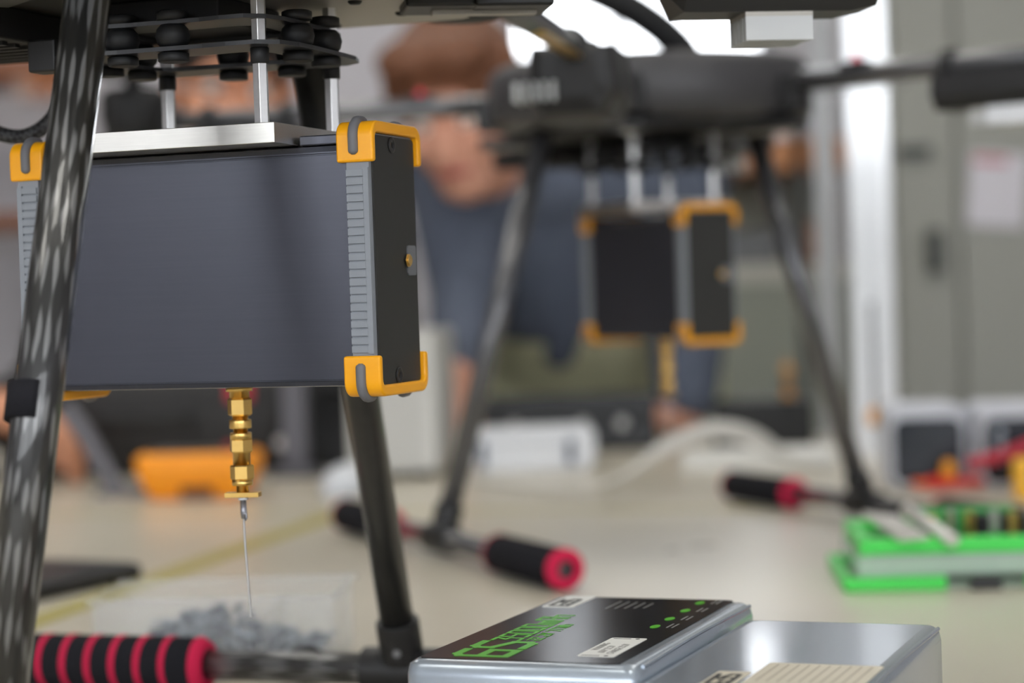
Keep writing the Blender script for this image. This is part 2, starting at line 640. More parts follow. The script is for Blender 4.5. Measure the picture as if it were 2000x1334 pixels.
        for dz in (-1, 1):
            bm = nb()
            lathe(bm, (0, 0, 0), [(.0088, -.005), (.0125, -.004), (.0125, .004), (.0088, .005)], 24, 'x')
            ob('clamp_ring', bm, BLACK, e, loc=d * (r0 + .048 + dz * .036) + Vector((0, 0, za)), rot=(0, 0, a))
        hs0, hs1 = r0 + .033, r0 + .063
        zf = zs - .0195
        if ps > 1.2:
            hs0, hs1, zf = r1 - .02, r1 + .004, zs - .006
        for y in (-.0128, -.0064, 0., .0064, .0128):
            y2 = y if ps < 1.2 else y - .022
            boxob('heat_sink_fin', d * ((hs0 + hs1) / 2) + q * y2 + Vector((0, 0, zf)), (hs1 - hs0, .0022, .0125), M('fin_aluminium', (196, 198, 198), .5, metal=.3), e, rot=rot)
        if ps < 1.2:
            boxob('heat_sink_base', d * ((hs0 + hs1) / 2) + Vector((0, 0, zs - .0143)), (hs1 - hs0, .028, .0022), ALUG, e, rot=rot)
        else:
            boxob('brass_strip', d * .46 + q * .0042 + Vector((0, 0, za - .0082)), (.13, .009, .0026), M('brass_strip', (220, 180, 100), .3, metal=.9), arm, rot=rot)
        if not near and k == 0:
            boxob('white_label', d * (r0 + .066) + Vector((0, 0, zs - .020)), (.036, .034, .013), WHITE, e, rot=rot)
        # status light on the arm
        bm = nb()
        lathe(bm, d * .195 + Vector((0, 0, za + .008)), [(.004, 0), (.0042, .004), (.003, .0075), (.001, .0085)], 12)
        ob('status_light', bm, M('red_lens', (214, 40, 70), .25), arm)
        boxob('light_holder', d * .195 + Vector((0, 0, za + .006)), (.024, .016, .008), BLACK, arm, .001, rot=rot)
        # motor with folded blades
        mb = nb()
        lathe(mb, d * rm + Vector((0, 0, za - .022)), [(.018, 0), (.026, .004), (.027, .02), (.029, .024), (.029, .046), (.024, .052), (.008, .054), (.007, .062)], 28)
        mo = ob('motor', mb, BLACK_M, t)
        for s in ((-1, 1) if rm < .7 else ()):
            bm = nb()
            base = d * rm + Vector((0, 0, za + .038))
            dirp = Vector((cos(a + s * R(100)), sin(a + s * R(100)), 0))
            nrm = Vector((-dirp.y, dirp.x, 0))
            rings = []
            for h, wd, tw in ((.0, .006, 0), (.03, .014, .004), (.08, .015, .003), (.14, .011, .002), (.17, .004, .001)):
                rings.append([base + dirp * h + nrm * wd + Vector((0, 0, tw)), base + dirp * h + Vector((0, 0, .0016)), base + dirp * h - nrm * wd - Vector((0, 0, tw)), base + dirp * h - Vector((0, 0, .0016))])
            loft(bm, rings)
            ob('propeller_blade', bm, CARBON_S, mo)
    if not near:
        bm = nb()
        inv = Matrix.Rotation(-yaw, 3, 'Z')
        tube(bm, [inv @ (at(px, py, Y) - Vector(loc)) for px, py, Y in ((1345, 125, 1.70), (1330, 95, 1.70), (1285, 52, 1.69), (1225, 12, 1.68), (1150, -25, 1.67), (1090, -60, 1.66))], .0125, 12, 5)
        ob('power_cable', bm, BLACK_M, t, smooth=True)
    # instrument mount: bottom plate, four stand-offs, rubber-damped plates
    boxob('mounting_plate', (0, 0, .2742), (.0975, .09, .0082), ALUB, t, .0003)
    for x in (-.0395, .0395):
        for y in (-.036, .036):
            bm = nb()
            cyl(bm, (x, y, .2783), (x, y, .3335), .0032, n=6, phase=.25)
            so = ob('standoff', bm, ALU, t, .0002)
            bm = nb()
            lathe(bm, (x, y, .3025), [(.0033, 0), (.0038, .0003), (.0038, .0062), (.0033, .0066)], 20)
            ob('rubber_sleeve', bm, RUBBER, so)
    for zl, th, hw, hd in ((.3092, .0017, .0545, .0475), (.3203, .0017, .047, .044)):
        bm = nb()
        out = []
        for (sx, sy) in ((1, 1), (-1, 1), (-1, -1), (1, -1)):
            pts = [(hw, hd * .35), (hw * .99, hd * .62), (hw * .93, hd * .86), (hw * .78, hd), (hw * .55, hd * 1.0), (hw * .35, hd * .97)]
            pts = [(sx * p, sy * q) for p, q in pts]
            if sx * sy < 0:
                pts = pts[::-1]
            out += pts
        n = len(out)
        inn = [(p * .66 if abs(p) > .01 else p, q * .5) for p, q in out]
        # plate as a frame with an open middle
        vo = [[bm.verts.new((p, q, z)) for p, q in out] for z in (zl, zl + th)]
        vi = [[bm.verts.new((p, q, z)) for p, q in inn] for z in (zl, zl + th)]
        for i in range(n):
            j = (i + 1) % n
            bm.faces.new((vo[0][i], vo[0][j], vo[1][j], vo[1][i]))
            bm.faces.new((vi[0][j], vi[0][i], vi[1][i], vi[1][j]))
            bm.faces.new((vo[0][j], vo[0][i], vi[0][i], vi[0][j]))
            bm.faces.new((vo[1][i], vo[1][j], vi[1][j], vi[1][i]))
        ob('damper_plate', bm, M('carbon_plate', (46, 47, 50), .4, noise=.15, nscale=200), t)
    for (x, y) in ((-.021, -.0375), (.003, -.0395), (.046, -.013), (.0475, .012), (-.0075, .037), (.02, .038), (-.045, -.006), (-.04, .014)):
        bm = nb()
        lathe(bm, (x, y, .3109), [(.0048, 0), (.0064, .0018), (.0071, .0047), (.0064, .0076), (.0048, .0094)], 24)
        dm = ob('rubber_damper', bm, RUBBER, t, smooth=True)
        bm = nb()
        lathe(bm, (x, y, .3052), [(.0058, 0), (.0063, .0004), (.0063, .0034), (.0052, .004)], 24)
        ob('damper_flange', bm, RUBBER, dm)
        bm = nb()
        lathe(bm, (x, y, .322), [(.0063, 0), (.0063, .0034), (.005, .004)], 24)
        ob('damper_flange', bm, RUBBER, dm)
    return t


def instrument_box(label, loc, yaw, where):
    """flat black case, long axis x; x end +.0825, depth +-.025, z given from the bench top"""
    t = thing('instrument_box', label, 'instrument', loc, yaw, 'instrument boxes under the drones')
    zc = 0.
    z0, z1 = .1722, .2698
    # extruded body with groove lines along top and bottom
    bm = nb()
    hd = .0228
    sec = [(-hd, z0 + .0030), (-hd + .0006, z0 + .0028), (-hd + .0006, z0 + .0024), (-hd, z0 + .0022), (-hd + .0008, z0 + .0004), (-hd + .003, z0),
           (hd - .003, z0), (hd, z0 + .003), (hd, z1 - .003), (hd - .003, z1), (-hd + .003, z1), (-hd + .0006, z1 - .0008), (-hd, z1 - .003), (-hd, z1 - .0036), (-hd + .0006, z1 - .0038), (-hd + .0006, z1 - .0042), (-hd, z1 - .0044)]
    prism(bm, sec[::-1], YZ, -.0712, .0712)
    ob('body', bm, ANOD, t)
    for e in (-1, 1):
        boxob('top_rail', (e * .0608, 0, .27165), (.0206, .0452, .0040), ANOD, t, .0006)
    rib_me = None
    for e in (-1, 1):
        bm = nb()
        prism(bm, rrect(.0238, (.2738 - .1708) / 2, .004), lambda p, q, h: Vector((h, p, q + .2223)), e * .0712, e * .0812)
        cap = ob('end_cap', bm, GREYP, t, .0005)
        boxob('edge_strip', (e * .0800, -.0242, .2223), (.0023, .0012, .0745), GREYP, cap)
        for k in range(22):
            z = .1870 + k * .00336
            if rib_me is None:
                bm = nb()
                box(bm, (0, 0, 0), (.0072, .0012, .00262))
                r_o = ob('rib', bm, GREYP, cap)
                rib_me = r_o.data
                r_o.location = (e * .0752, -.0242, z)
            else:
                ob2('rib', rib_me, GREYP, cap, (e * .0752, -.0242, z))
        bm = nb()
        prism(bm, rrect(.0214, .0505, .002), lambda p, q, h: Vector((h, p, q + .2223)), e * .0812, e * .0820)
        pn = ob('end_panel', bm, PANEL, t)
        for z in (.2695, .1755):
            bm = nb()
            lathe(bm, (e * .0820, -.002, z), [(.0032, 0), (.0034, e * .0004), (.0028, e * .0006), (.0014, e * .0006), (.0012, -e * .0004), (.0003, -e * .0004)], 20, 'x')
            ob('screw', bm, BLACK, pn, smooth=False)
        if e == 1:
            bm = nb()
            prism(bm, rrect(.0045, .0062, .0015), lambda p, q, h: Vector((h, p + .0150, q + .2225)), .0820, .0825)
            ob('notch_plate', bm, M('notch_grey', (120, 122, 126), .3, metal=.3), pn)
            bm = nb()
            cyl(bm, (.0825, .0105, .2225), (.0831, .0105, .2225), .0030, n=6)
            cyl(bm, (.0831, .0105, .2225), (.0837, .0105, .2225), .0022, n=16)
            ob('coaxial_socket', bm, GOLD, pn, .0002)
        # U-shaped bumpers
        for s in (1, -1):
            zc = .2231
            H = .0553
            hv = .0256
            outer, inner = [], []
            leg_z = H - .0166
            Rr = .0062
            for i in range(7):
                a = R(180 - 90 * i / 6)
                outer.append((-hv + Rr + Rr * cos(a), H - Rr + Rr * sin(a)))
            for i in range(7):
                a = R(90 - 90 * i / 6)
                outer.append((hv - Rr + Rr * cos(a), H - Rr + Rr * sin(a)))
            ri, hi, Hi = .0026, hv - .0033, H - .0046
            for i in range(5):
                a = R(0 + 90 * i / 4)
                inner.append((hi - ri + ri * cos(a), Hi - ri + ri * sin(a)))
            for i in range(5):
                a = R(90 + 90 * i / 4)
                inner.append((-hi + ri + ri * cos(a), Hi - ri + ri * sin(a)))
            pts = [(-hv, leg_z)] + outer + [(hv, leg_z), (hi, leg_z)] + inner + [(-hi, leg_z)]
            bm = nb()
            prism(bm, pts, lambda p, q, h: Vector((e * h, p, zc + s * q)), .0678, .0840)
            bp = ob('corner_bumper', bm, ORANGE, t, .0011, 3)
            # grey rubber strips set into the bumper
            for v in (-1, 1):
                path = []
                for p, q in [(v * (hv + .0002), leg_z + .003)] + [(v * (hv + .0002), leg_z + .006), (v * (hv + .0002), H - Rr)] + \
                        [(v * (hv - Rr + (Rr + .0002) * cos(R(a))), H - Rr + (Rr + .0002) * sin(R(a))) for a in (22, 45, 68)] + [(v * (hv - Rr), H + .0002), (v * .013, H + .0002)]:
                    path.append((e * .0756, p, zc + s * q))
                bm = nb()
                tube(bm, path, lambda u: .0021 * min(1, .35 + u * 14, .35 + (1 - u) * 14), 12, 4)
                ob('rubber_strip', bm, GREYR, bp, smooth=True)
    return t


def probe(label, loc, yaw, lean=.0):
    """gold coaxial adapters screwed together under the box, with a bare wire"""
    t = thing('probe_antenna', label, 'antenna', loc, yaw, 'probe antennas under the boxes')
    P = lambda name, prof, n=20, mat=GOLD, ph=0.: ob(name, (lambda b: (lathe(b, (0, 0, 0), prof, n, phase=ph), b)[1])(nb()), mat, t)
    P('socket_flange', [(.0045, .1722), (.0056, .1718), (.0056, .1700), (.0042, .1698), (.0042, .1672)])
    P('hex_nut', [(.0044, .1672), (.0052, .1664), (.0052, .1603), (.0044, .1596)], 6, ph=.25)
    P('threaded_neck', [(.0034, .1598), (.0034, .1581), (.0046, .1579), (.0047, .1574), (.0047, .1547), (.0046, .1543), (.0030, .1541), (.0030, .1524)], 24)
    P('adapter_body', [(.0044, .1525), (.0046, .1521), (.0046, .1497), (.0037, .1495), (.0037, .1380)], 24)
    P('hex_nut', [(.0044, .1500), (.0050, .1494), (.0050, .1447), (.0044, .1440)], 6, ph=.1)
    P('hex_nut', [(.0046, .1388), (.0050, .1383), (.0050, .1331), (.0045, .1325)], 6, ph=.35)
    P('knurled_ring', [(.0043, .1327), (.0044, .1305), (.0040, .1301), (.0027, .1299), (.0027, .1272)], 32)
    bm = nb()
    box(bm, (0, 0, .1262), (.0148, .0058, .0022), Matrix.Rotation(R(12), 3, 'Z'))
    ob('mounting_flange', bm, GOLD, t, .0003)
    P('insulator', [(.0021, .1251), (.0021, .1240)], 20, WHITE)
    P('solder_pin', [(.0013, .1240), (.0013, .1180), (.0010, .1160)], 14, M('solder', (150, 150, 156), .35, metal=.8))
    bm = nb()
    tube(bm, [(.0007, 0, .123), (.0010, 0, .119), (.0012, 0, .1165), (.0006, 0, .1155)], .0006, 8, 3)
    ob('solder_tail', bm, MATS['solder'], t)
    bm = nb()
    tube(bm, [(0, 0, .117), (.0002, 0, .105), (.0003 + lean, 0, .09), (.0004 + lean * 2, 0, .0743)], .00055, 8, 4)
    ob('wire', bm, STEEL, t)
    return t


NC, NYAW = Vector((-.1231, .8921, 0)), -.3223
FC, FYAW = Vector((.1199, 1.7395, 0)), -1.1588
drone('black carbon drone in the foreground with a braided front leg and red-striped grips', NC, NYAW, True)
drone('blurred dark drone further back with plain grips and pink grip ends', FC, FYAW, False)
NBY = -.3457
instrument_box('large sharp black instrument box with orange corner bumpers under the foreground drone', (NC.x, NC.y - .001, 0), NBY, 0)
fbx = FC + Vector((cos(FYAW), sin(FYAW), 0)) * .004 + Vector((0, 0, -.005))
instrument_box('small blurred black instrument box with orange corners under the far drone', fbx, FYAW + .06, 1)
ax = lambda yaw: Vector((cos(yaw), sin(yaw), 0))
probe('gold antenna with a thin bare wire under the sharp foreground box', NC + ax(NBY) * .0077, NBY, .0006)
probe('blurred gold antenna hanging below the far instrument box', fbx + ax(FYAW) * .012, FYAW)

# ------------------------------------------------------------------ batteries
WRAP = M('silver_shrink_wrap', (172, 182, 192), .26, metal=.55, coat=.5, noise=.06, nscale=30, bump=.12, bscale=60)
LABB = M('black_label', (15, 15, 15), .2, spec=.14, noise=.3, nscale=40)
GREEN = M('green_print', (84, 176, 40), .35, spec=.3)
STICK = M('white_sticker', (232, 232, 226), .4)
INK = M('black_ink', (26, 26, 26), .5)
BFL = Vector((-.041, .805, 0))
BYAW = math.atan2(-.367, .93)
Bm = Matrix.Rotation(BYAW, 3, 'Z')


def pack(name, label, x0, x1, y0, y1, h):
    t = thing(name, label, 'battery', BFL + Bm @ Vector(((x0 + x1) / 2, (y0 + y1) / 2, 0)), BYAW, 'battery packs in front')
    hx, hy = (x1 - x0) / 2, (y1 - y0) / 2
    bm = nb()
    rings = []
    for z, ins, r in ((0, .004, .004), (.002, .0008, .006), (.006, 0, .006), (h - .006, 0, .006), (h - .0018, .0008, .006), (h - .0003, .003, .005), (h, .006, .004)):
        rings.append([Vector((p, q, z)) for p, q in rrect(hx - ins, hy - ins, r, 4)])
    loft(bm, rings)
    ob('wrapped_pack', bm, WRAP, t)
    # heat-sealed seam along the top right edge
    bm = nb()
    tube(bm, [(hx - .0012, -hy + .01, h - .0014), (hx - .0016, 0, h - .0008), (hx - .0012, hy - .006, h - .0014)], .0009, 8, 8)
    ob('wrap_seam', bm, WRAP, t)
    return t, hx, hy


GLYPH = {   # squared stroke letters on a 1 x 2 cell
    '6': [((1, 2), (.25, 2)), ((.25, 2), (0, 1.8)), ((0, 1.8), (0, 0)), ((0, 0), (1, 0)), ((1, 0), (1, 1)), ((1, 1), (0, 1))],
    'S': [((1, 2), (.2, 2)), ((.2, 2), (0, 1.8)), ((0, 1.8), (0, 1.25)), ((0, 1.25), (1, .8)), ((1, .8), (1, .2)), ((1, .2), (.8, 0)), ((.8, 0), (0, 0))],
    '3': [((0, 2), (1, 2)), ((1, 2), (.4, 1.15)), ((.4, 1.15), (1, 1)), ((1, 1), (1, 0)), ((1, 0), (0, 0))],
    '5': [((1, 2), (0, 2)), ((0, 2), (0, 1.1)), ((0, 1.1), (1, 1.1)), ((1, 1.1), (1, 0)), ((1, 0), (0, 0))],
    '0': [((0, 0), (0, 2)), ((0, 2), (1, 2)), ((1, 2), (1, 0)), ((1, 0), (0, 0))],
    'm': [((0, 0), (0, 1.2)), ((0, 1.2), (1, 1.2)), ((1, 1.2), (1, 0)), ((.5, 1.2), (.5, 0))],
    'A': [((0, 0), (0, 2)), ((0, 2), (1, 2)), ((1, 2), (1, 0)), ((0, .9), (1, .9))],
    'h': [((0, 0), (0, 2)), ((0, 1.2), (1, 1.2)), ((1, 1.2), (1, 0))],
    '2': [((0, 2), (1, 2)), ((1, 2), (1, 1.1)), ((1, 1.1), (0, .8)), ((0, .8), (0, 0)), ((0, 0), (1, 0))],
    '.': [((.4, 0), (.6, 0))], ' ': [],
    '7': [((0, 2), (1, 2)), ((1, 2), (.6, 0))],
    'V': [((0, 2), (.5, 0)), ((.5, 0), (1, 2))],
    'W': [((0, 2), (0, 0)), ((0, 0), (1, 0)), ((.5, 0), (.5, 1.4)), ((1, 0), (1, 2))],
    'G': [((1, 2), (0, 2)), ((0, 2), (0, 0)), ((0, 0), (1, 0)), ((1, 0), (1, .9)), ((1, .9), (.5, .9))]}


def block(name, txt, x0, y0, cw, ch, adv, st, z, mat, parent):
    """letters run along +y from (x0, y0); their tops point to -x; cw, ch cell size, st stroke"""
    bm = nb()
    for i, c in enumerate(txt):
        for k, ((a, b), (c2, d2)) in enumerate(GLYPH[c]):
            P0 = Vector((x0 - b * ch / 2, y0 + i * adv + a * cw, z + .000002 * k))
            P1 = Vector((x0 - d2 * ch / 2, y0 + i * adv + c2 * cw, z + .000002 * k))
            d = P1 - P0
            box(bm, (P0 + P1) / 2, (d.length + st, st, .00008), Matrix.Rotation(math.atan2(d.y, d.x), 3, 'Z'))
    return ob(name, bm, mat, parent)


t, hx, hy = pack('battery_pack', 'silver-wrapped battery with a black top label reading 6S 35000mAh', -.002, .092, -.008, .158, .0695)
L0 = Vector((-(.092 - .002) / 2, -(.158 - .008) / 2, .0695))     # battery-frame origin in pack coordinates
bm = nb()
prism(bm, [(p + .0425 + L0.x, q + .0775 + L0.y) for p, q in rrect(.0405, .080, .004)], XY, .0694, .06975)
ob('black_label', bm, LABB, t)
ZT = .06985
tx = lambda x, y: (L0.x + x, L0.y + y, ZT)
block('lettering', '6S', L0.x + .0352, L0.y + .0045, .0132, .0210, .0186, .0035, ZT, GREEN, t)
block('lettering', '35000mAh', L0.x + .0268, L0.y + .0400, .0056, .0112, .0084, .0016, ZT, GREEN, t)
block('lettering', '22.2V 777Wh', L0.x + .0350, L0.y + .0418, .0026, .0052, .0037, .0007, ZT, GREEN, t)
bm = nb()
prism(bm, [(p + .0113 + L0.x, q + .1425 + L0.y) for p, q in rrect(.0072, .0170, .0015)], XY, .0697, .0699)
stk = ob('white_sticker', bm, STICK, t)
block('sticker_logo', 'G3S', L0.x + .0148, L0.y + .1290, .0052, .0078, .0068, .0017, .0700, INK, stk)
bm = nb()
prism(bm, [(p + .069 + L0.x, q + .032 + L0.y) for p, q in rrect(.0074, .0212, .0015)], XY, .0697, .0699)
stk = ob('white_sticker', bm, STICK, t)
for y in (.0128, .0512):
    boxob('printed_bar', (L0.x + .0665, L0.y + y, .0699), (.0072, .0009, .0001), INK, stk)
    bm = nb()
    lathe(bm, (L0.x + .0728, L0.y + y, .0699), [(.0009, 0), (.0009, .00006)], 12)
    ob('printed_dot', bm, INK, stk)
GREYINK = M('grey_ink', (128, 126, 122), .5)
for i, (s, y0) in enumerate((('WARNING', .024), ('6S1P 22.2V', .019), ('CHARGE 25.2V', .017))):
    text('sticker_print', s, .0042, GREYINK, stk, (L0.x + .0655 + i * .0042, L0.y + y0, .06995), R(90), .8)
for i, y in enumerate((.0826, .1027, .1251, .1471)):
    bm = nb()
    prism(bm, [(L0.x + .070 + .0019 * cos(a * pi / 8), L0.y + y + .0042 * sin(a * pi / 8)) for a in range(16)], XY, .0697, .0699)
    ov = ob('green_oval', bm, GREEN, t)
    for k in range(2):
        boxob('printed_line', (L0.x + .0755 + k * .0022, L0.y + y + .003, .0698), (.0007, .010, .0001), GREYINK, ov)
for k in range(5):
    boxob('printed_line', (L0.x + .034 + k * .004, L0.y + .136, .0698), (.0007, .022 - k * .002, .0001), GREYINK, t)

W2 = (.0935, .178, -.036, .133)
t, hx, hy = pack('battery_pack', 'plain silver-wrapped battery with beige labels, right of the 6S battery', *W2, .066)
O2 = Vector((-(W2[0] + W2[1]) / 2, -(W2[2] + W2[3]) / 2, 0))
BEI = M('beige_label', (214, 206, 186), .45, noise=.05)
bm = nb()
prism(bm, [(p + .153 + O2.x, q + .004 + O2.y) for p, q in rrect(.0215, .027, .002)], XY, .0659, .0662)
lb = ob('beige_label', bm, BEI, t)
for k in range(10):
    boxob('printed_line', (O2.x + .1355 + k * .0039, O2.y + .011, .0662), (.0008, .034, .0001), M('tan_ink', (176, 166, 146), .5), lb)
bm = nb()
prism(bm, [(p + .1235 + O2.x, q - .005 + O2.y) for p, q in rrect(.0062, .0158, .0015)], XY, .0659, .0662)
lb = ob('beige_label', bm, BEI, t)
block('sticker_logo', 'G3S', O2.x + .1272, O2.y - .0145, .0052, .0078, .0068, .0017, .0663, INK, lb)

# ------------------------------------------------------------------ small things on the front bench
# braided cable looping under the drone's left side
bm = nb()
tube(bm, [at(-70, 40, .95), at(-72, 120, .95), at(-60, 190, .95), at(-25, 245, .95), at(10, 264, .95), at(48, 266, .95), at(85, 248, .95), at(112, 215, .95), at(125, 160, .95), at(128, 90, .95)], .0034, 14, 6, uv=True)
bc = M('braided_sleeve', (30, 30, 32), .55)
nt = bc.node_tree
uvn = nt.nodes.new('ShaderNodeUVMap')
mp = nt.nodes.new('ShaderNodeMapping')
mp.inputs['Scale'].default_value = (8, 520, 1)
mp.inputs['Rotation'].default_value = (0, 0, .5)
ck = nt.nodes.new('ShaderNodeTexChecker')
ck.inputs['Scale'].default_value = 1
ck.inputs[1].default_value = (.008, .008, .009, 1)
ck.inputs[2].default_value = (.05, .05, .053, 1)
nt.links.new(uvn.outputs[0], mp.inputs[0])
nt.links.new(mp.outputs[0], ck.inputs[0])
nt.links.new(ck.outputs[0], nt.nodes['Principled BSDF'].inputs['Base Color'])
tag(ob('braided_cable', bm, bc, smooth=True), 'black braided cable looping down behind the braided drone leg', 'cable')

# clear parts tray behind the striped grip
c = on(425, 1318)
c0, c1 = on(190, 1322), on(655, 1322)
tw = (c1 - c0).length
t = thing('parts_tray', 'clear plastic tray of small screws behind the red-striped grip', 'tray', (c.x, c.y + .045, 0), R(-3))
bm = nb()
hx, hy, hh, th = tw / 2, .042, .042, .0012
for s in (-1, 1):
    box(bm, (s * (hx - th), 0, hh / 2), (th, hy * 2, hh))
    box(bm, (0, s * (hy - th), hh / 2), (hx * 2 - 3 * th, th, hh))
box(bm, (0, 0, th / 2), (hx * 2 - 3 * th, hy * 2 - 3 * th, th))
ob('tray_wall', bm, M('cloudy_plastic', (232, 236, 238), .25, alpha=.15), t)
bm = nb()
for s in (-1, 1):
    box(bm, (0, s * hy, hh), (hx * 2 + .006, .004, .0022))
    box(bm, (s * hx, 0, hh), (.004, hy * 2, .0022))
ob('tray_rim', bm, MATS['cloudy_plastic'], t)
boxob('divider', (.028, 0, .017), (.0014, hy * 2 - .006, .032), MATS['cloudy_plastic'], t)
BLUEST = M('blued_steel', (34, 48, 72), .45, noise=.2)
sme = {}
for i in range(230):
    k = random.randrange(3)
    if k not in sme:
        bm = nb()
        lathe(bm, (0, 0, 0), [(.0026, 0), (.0028, .0016), (.0013, .0018), (.0013, .0075 + k * .002), (.0006, .0085 + k * .002)], 8)
        bmesh.ops.recalc_face_normals(bm, faces=bm.faces)
        me = bpy.data.meshes.new('screw')
        bm.to_mesh(me)
        bm.free()
        me.materials.append((BLUEST, BLUEST, M('screw_grey', (130, 140, 152), .4, metal=.4))[k])
        sme[k] = me
    x = random.uniform(-hx * .62, hx * .72)
    y = random.uniform(-hy + .012, hy - .012)
    hill = .026 * max(.15, 1 - abs(x + .01) / (hx * .9))
    o = ob2('screw', sme[k], None, t, (x, y, .006 + random.random() * hill), (random.uniform(.9, 2.2), random.uniform(0, 3), random.uniform(0, 6.3)))
# silver tool with black end behind the skid
p0, p1 = on(395, 1322, .008), on(600, 1326, .008)
p0.y = p1.y = 1.135
t = thing('hex_driver', 'silver rod tool with a black knob lying behind the carbon skid tube', 'tool', (p1.x, p1.y, .0))
cylob('shaft', (p0.x - p1.x, 0, .0075), (-.012, .0, .0075), .0045, STEEL, t)
bm = nb()
lathe(bm, (-.013, 0, .0105), [(.004, 0), (.009, .002), (.0105, .008), (.0105, .014), (.007, .019)], 16, 'x')
ob('knob', bm, BLACK_M, t)

# black flat device at left
p = on(160, 1165)
q = on(85, 1180)
t = thing('flat_tablet', 'flat black device lying left of the yellow edging line', 'tablet', (p.x - .055, p.y + .03, 0), R(62))
bm = nb()
rings = [[Vector((a, b, z)) for a, b in rrect(.09 - i, .05 - i, .008)] for z, i in ((0, .003), (.003, 0), (.010, 0), (.013, .003))]
loft(bm, rings)
ob('shell', bm, BLACK, t)
boxob('screen', (0, 0, .0132), (.155, .082, .0008), M('black_glass', (14, 15, 18), .3), t)

# faint pencil marks on the bench
for px, py, n in ((1318, 1075, 2), (1378, 1066, 4)):
    p = on(px, py, .0002)
    bm = nb()
    for k in range(n):
        tube(bm, [(k * .005 - n * .0025, -.004, 0), (k * .005 - n * .0025 + .002, .002, 0), (k * .005 - n * .0025 + .003, .006 - .003 * (k % 2), 0)], .0006, 5, 3)
        tube(bm, [(k * .005 - n * .0025 - .001, .001, 0), (k * .005 - n * .0025 + .003, .001, 0)], .0006, 5, 1)
    tag(ob('pencil_mark', bm, M('graphite', (88, 84, 78), .6), loc=p), 'faint %s grey scribble on the bench near the green case' % ('short' if n == 2 else 'long'), 'mark', 'scribbles on the bench')

# green bit case
p = on(1645, 1160)
t = thing('bit_case', 'bright green and clear tool bit case at the right edge', 'case', (p.x + .01, p.y + .003, 0), R(-4))
GRN = M('green_plastic', (74, 216, 88), .35)
GCL = M('green_clear', (208, 232, 214), .15, alpha=.45)
W_, D_ = .19, .135


def rim(name, x0, x1, y0, y1, z0, z1, wd, mat, gap=None):
    bm = nb()
    if gap:
        box(bm, ((x0 + gap[0]) / 2, y0 + wd / 2, (z0 + z1) / 2), (gap[0] - x0, wd, z1 - z0))
        box(bm, ((x1 + gap[1]) / 2, y0 + wd / 2, (z0 + z1) / 2), (x1 - gap[1], wd, z1 - z0))
    else:
        box(bm, ((x0 + x1) / 2, y0 + wd / 2, (z0 + z1) / 2), (x1 - x0, wd, z1 - z0))
    box(bm, ((x0 + x1) / 2, y1 - wd / 2, (z0 + z1) / 2), (x1 - x0, wd, z1 - z0))
    for x in (x0 + wd / 2, x1 - wd / 2):
        box(bm, (x, (y0 + y1) / 2, (z0 + z1) / 2), (wd, y1 - y0 - 2 * wd - .0004, z1 - z0))
    return ob(name, bm, mat, t, .0012)


rim('lower_rim', -.008, W_, 0, D_, .0005, .0095, .006, GRN, (.060, .113))
rim('clear_wall', .002, W_ - .008, .006, D_ - .006, .0098, .0235, .0015, GCL)
rim('upper_rim', .004, W_ - .008, .008, D_ - .004, .0238, .0345, .009, GRN)
boxob('clear_base', ((W_ - .008) / 2, D_ / 2, .0025), (W_ - .012, D_ - .018, .003), GCL, t)
boxob('inner_tray', (W_ / 2 - .003, D_ / 2 + .004, .020), (W_ - .04, D_ - .04, .012), M('tray_dark', (52, 58, 54), .6), t)
boxob('latch', (.0855, -.0015, .0046), (.021, .004, .0082), BLACK, t, .0008)
for k in range(9):
    x = .055 + k * .014
    o = cylob('bit', (x, .03 + .01 * (k % 3), .0262), (x, .03 + .01 * (k % 3), .047 + .003 * (k % 2)), .0032, STEEL if k % 2 else GOLD, t, n=6)
boxob('green_insert', (.085, .098, .036), (.07, .02, .018), M('green_dark', (40, 150, 62), .4), t, .001)
boxob('black_insert', (.125, .085, .034), (.07, .03, .016), BLACK_M, t, .001)
# blades and cards lying over the case
for k, (a, b, wd, lab) in enumerate((((1770, 995), (1862, 1055), .012, 'thick pale steel rod leaning on the front rim of the green case'), )):
    P0, P1 = at(a[0], a[1], 1.46), at(b[0], b[1], 1.398)
    bm = nb()
    d = P1 - P0
    x, y = frame_of(d)
    cyl(bm, P0, P1, .0052, .0046, n=10)
    tag(ob('steel_blade', bm, M('pale_steel', (214, 212, 206), .35, metal=.3)), lab, 'tool')
for k in range(5):
    P0, P1 = at(1690 + k * 14, 1004 + k * 2, 1.47), at(1760 + k * 12, 1052 - k * 1, 1.402)
    bm = nb()
    cyl(bm, P0, P1, .0024, .002, n=8)
    tag(ob('thin_rod', bm, M('pale_rod', (205, 202, 196), .35, metal=.3)), '%s thin pale rod of five fanned out over the green case' % ('leftmost', 'second', 'middle', 'fourth', 'rightmost')[k], 'rod', 'rods fanned over the green case')

# ------------------------------------------------------------------ things on the back bench
# orange holster
p = on(385, 975)
t = thing('orange_meter', 'orange-cased meter lying on the back bench at left', 'meter', (p.x, p.y + .03, 0), R(-6))
bm = nb()
rings = [[Vector((a, b, z)) for a, b in rrect(hx_, hy_, r_)] for z, hx_, hy_, r_ in ((0, .045, .03, .008), (.004, .052, .034, .01), (.026, .062, .038, .012), (.044, .064, .040, .012), (.049, .058, .036, .010))]
loft(bm, rings)
ob('holster', bm, M('orange_rubber', (255, 160, 30), .5), t)
boxob('face', (0, 0, .0495), (.1, .058, .003), M('meter_face', (60, 56, 54), .5), t, .001)
boxob('stand', (.005, -.036, .008), (.035, .008, .012), M('holster_shadow', (110, 62, 30), .6), t, .001)  # dark brown block, shade under the holster put into its colour
boxob('red_jack', (.03, .02, .052), (.012, .012, .006), M('red_plastic', (196, 36, 46), .4), t)

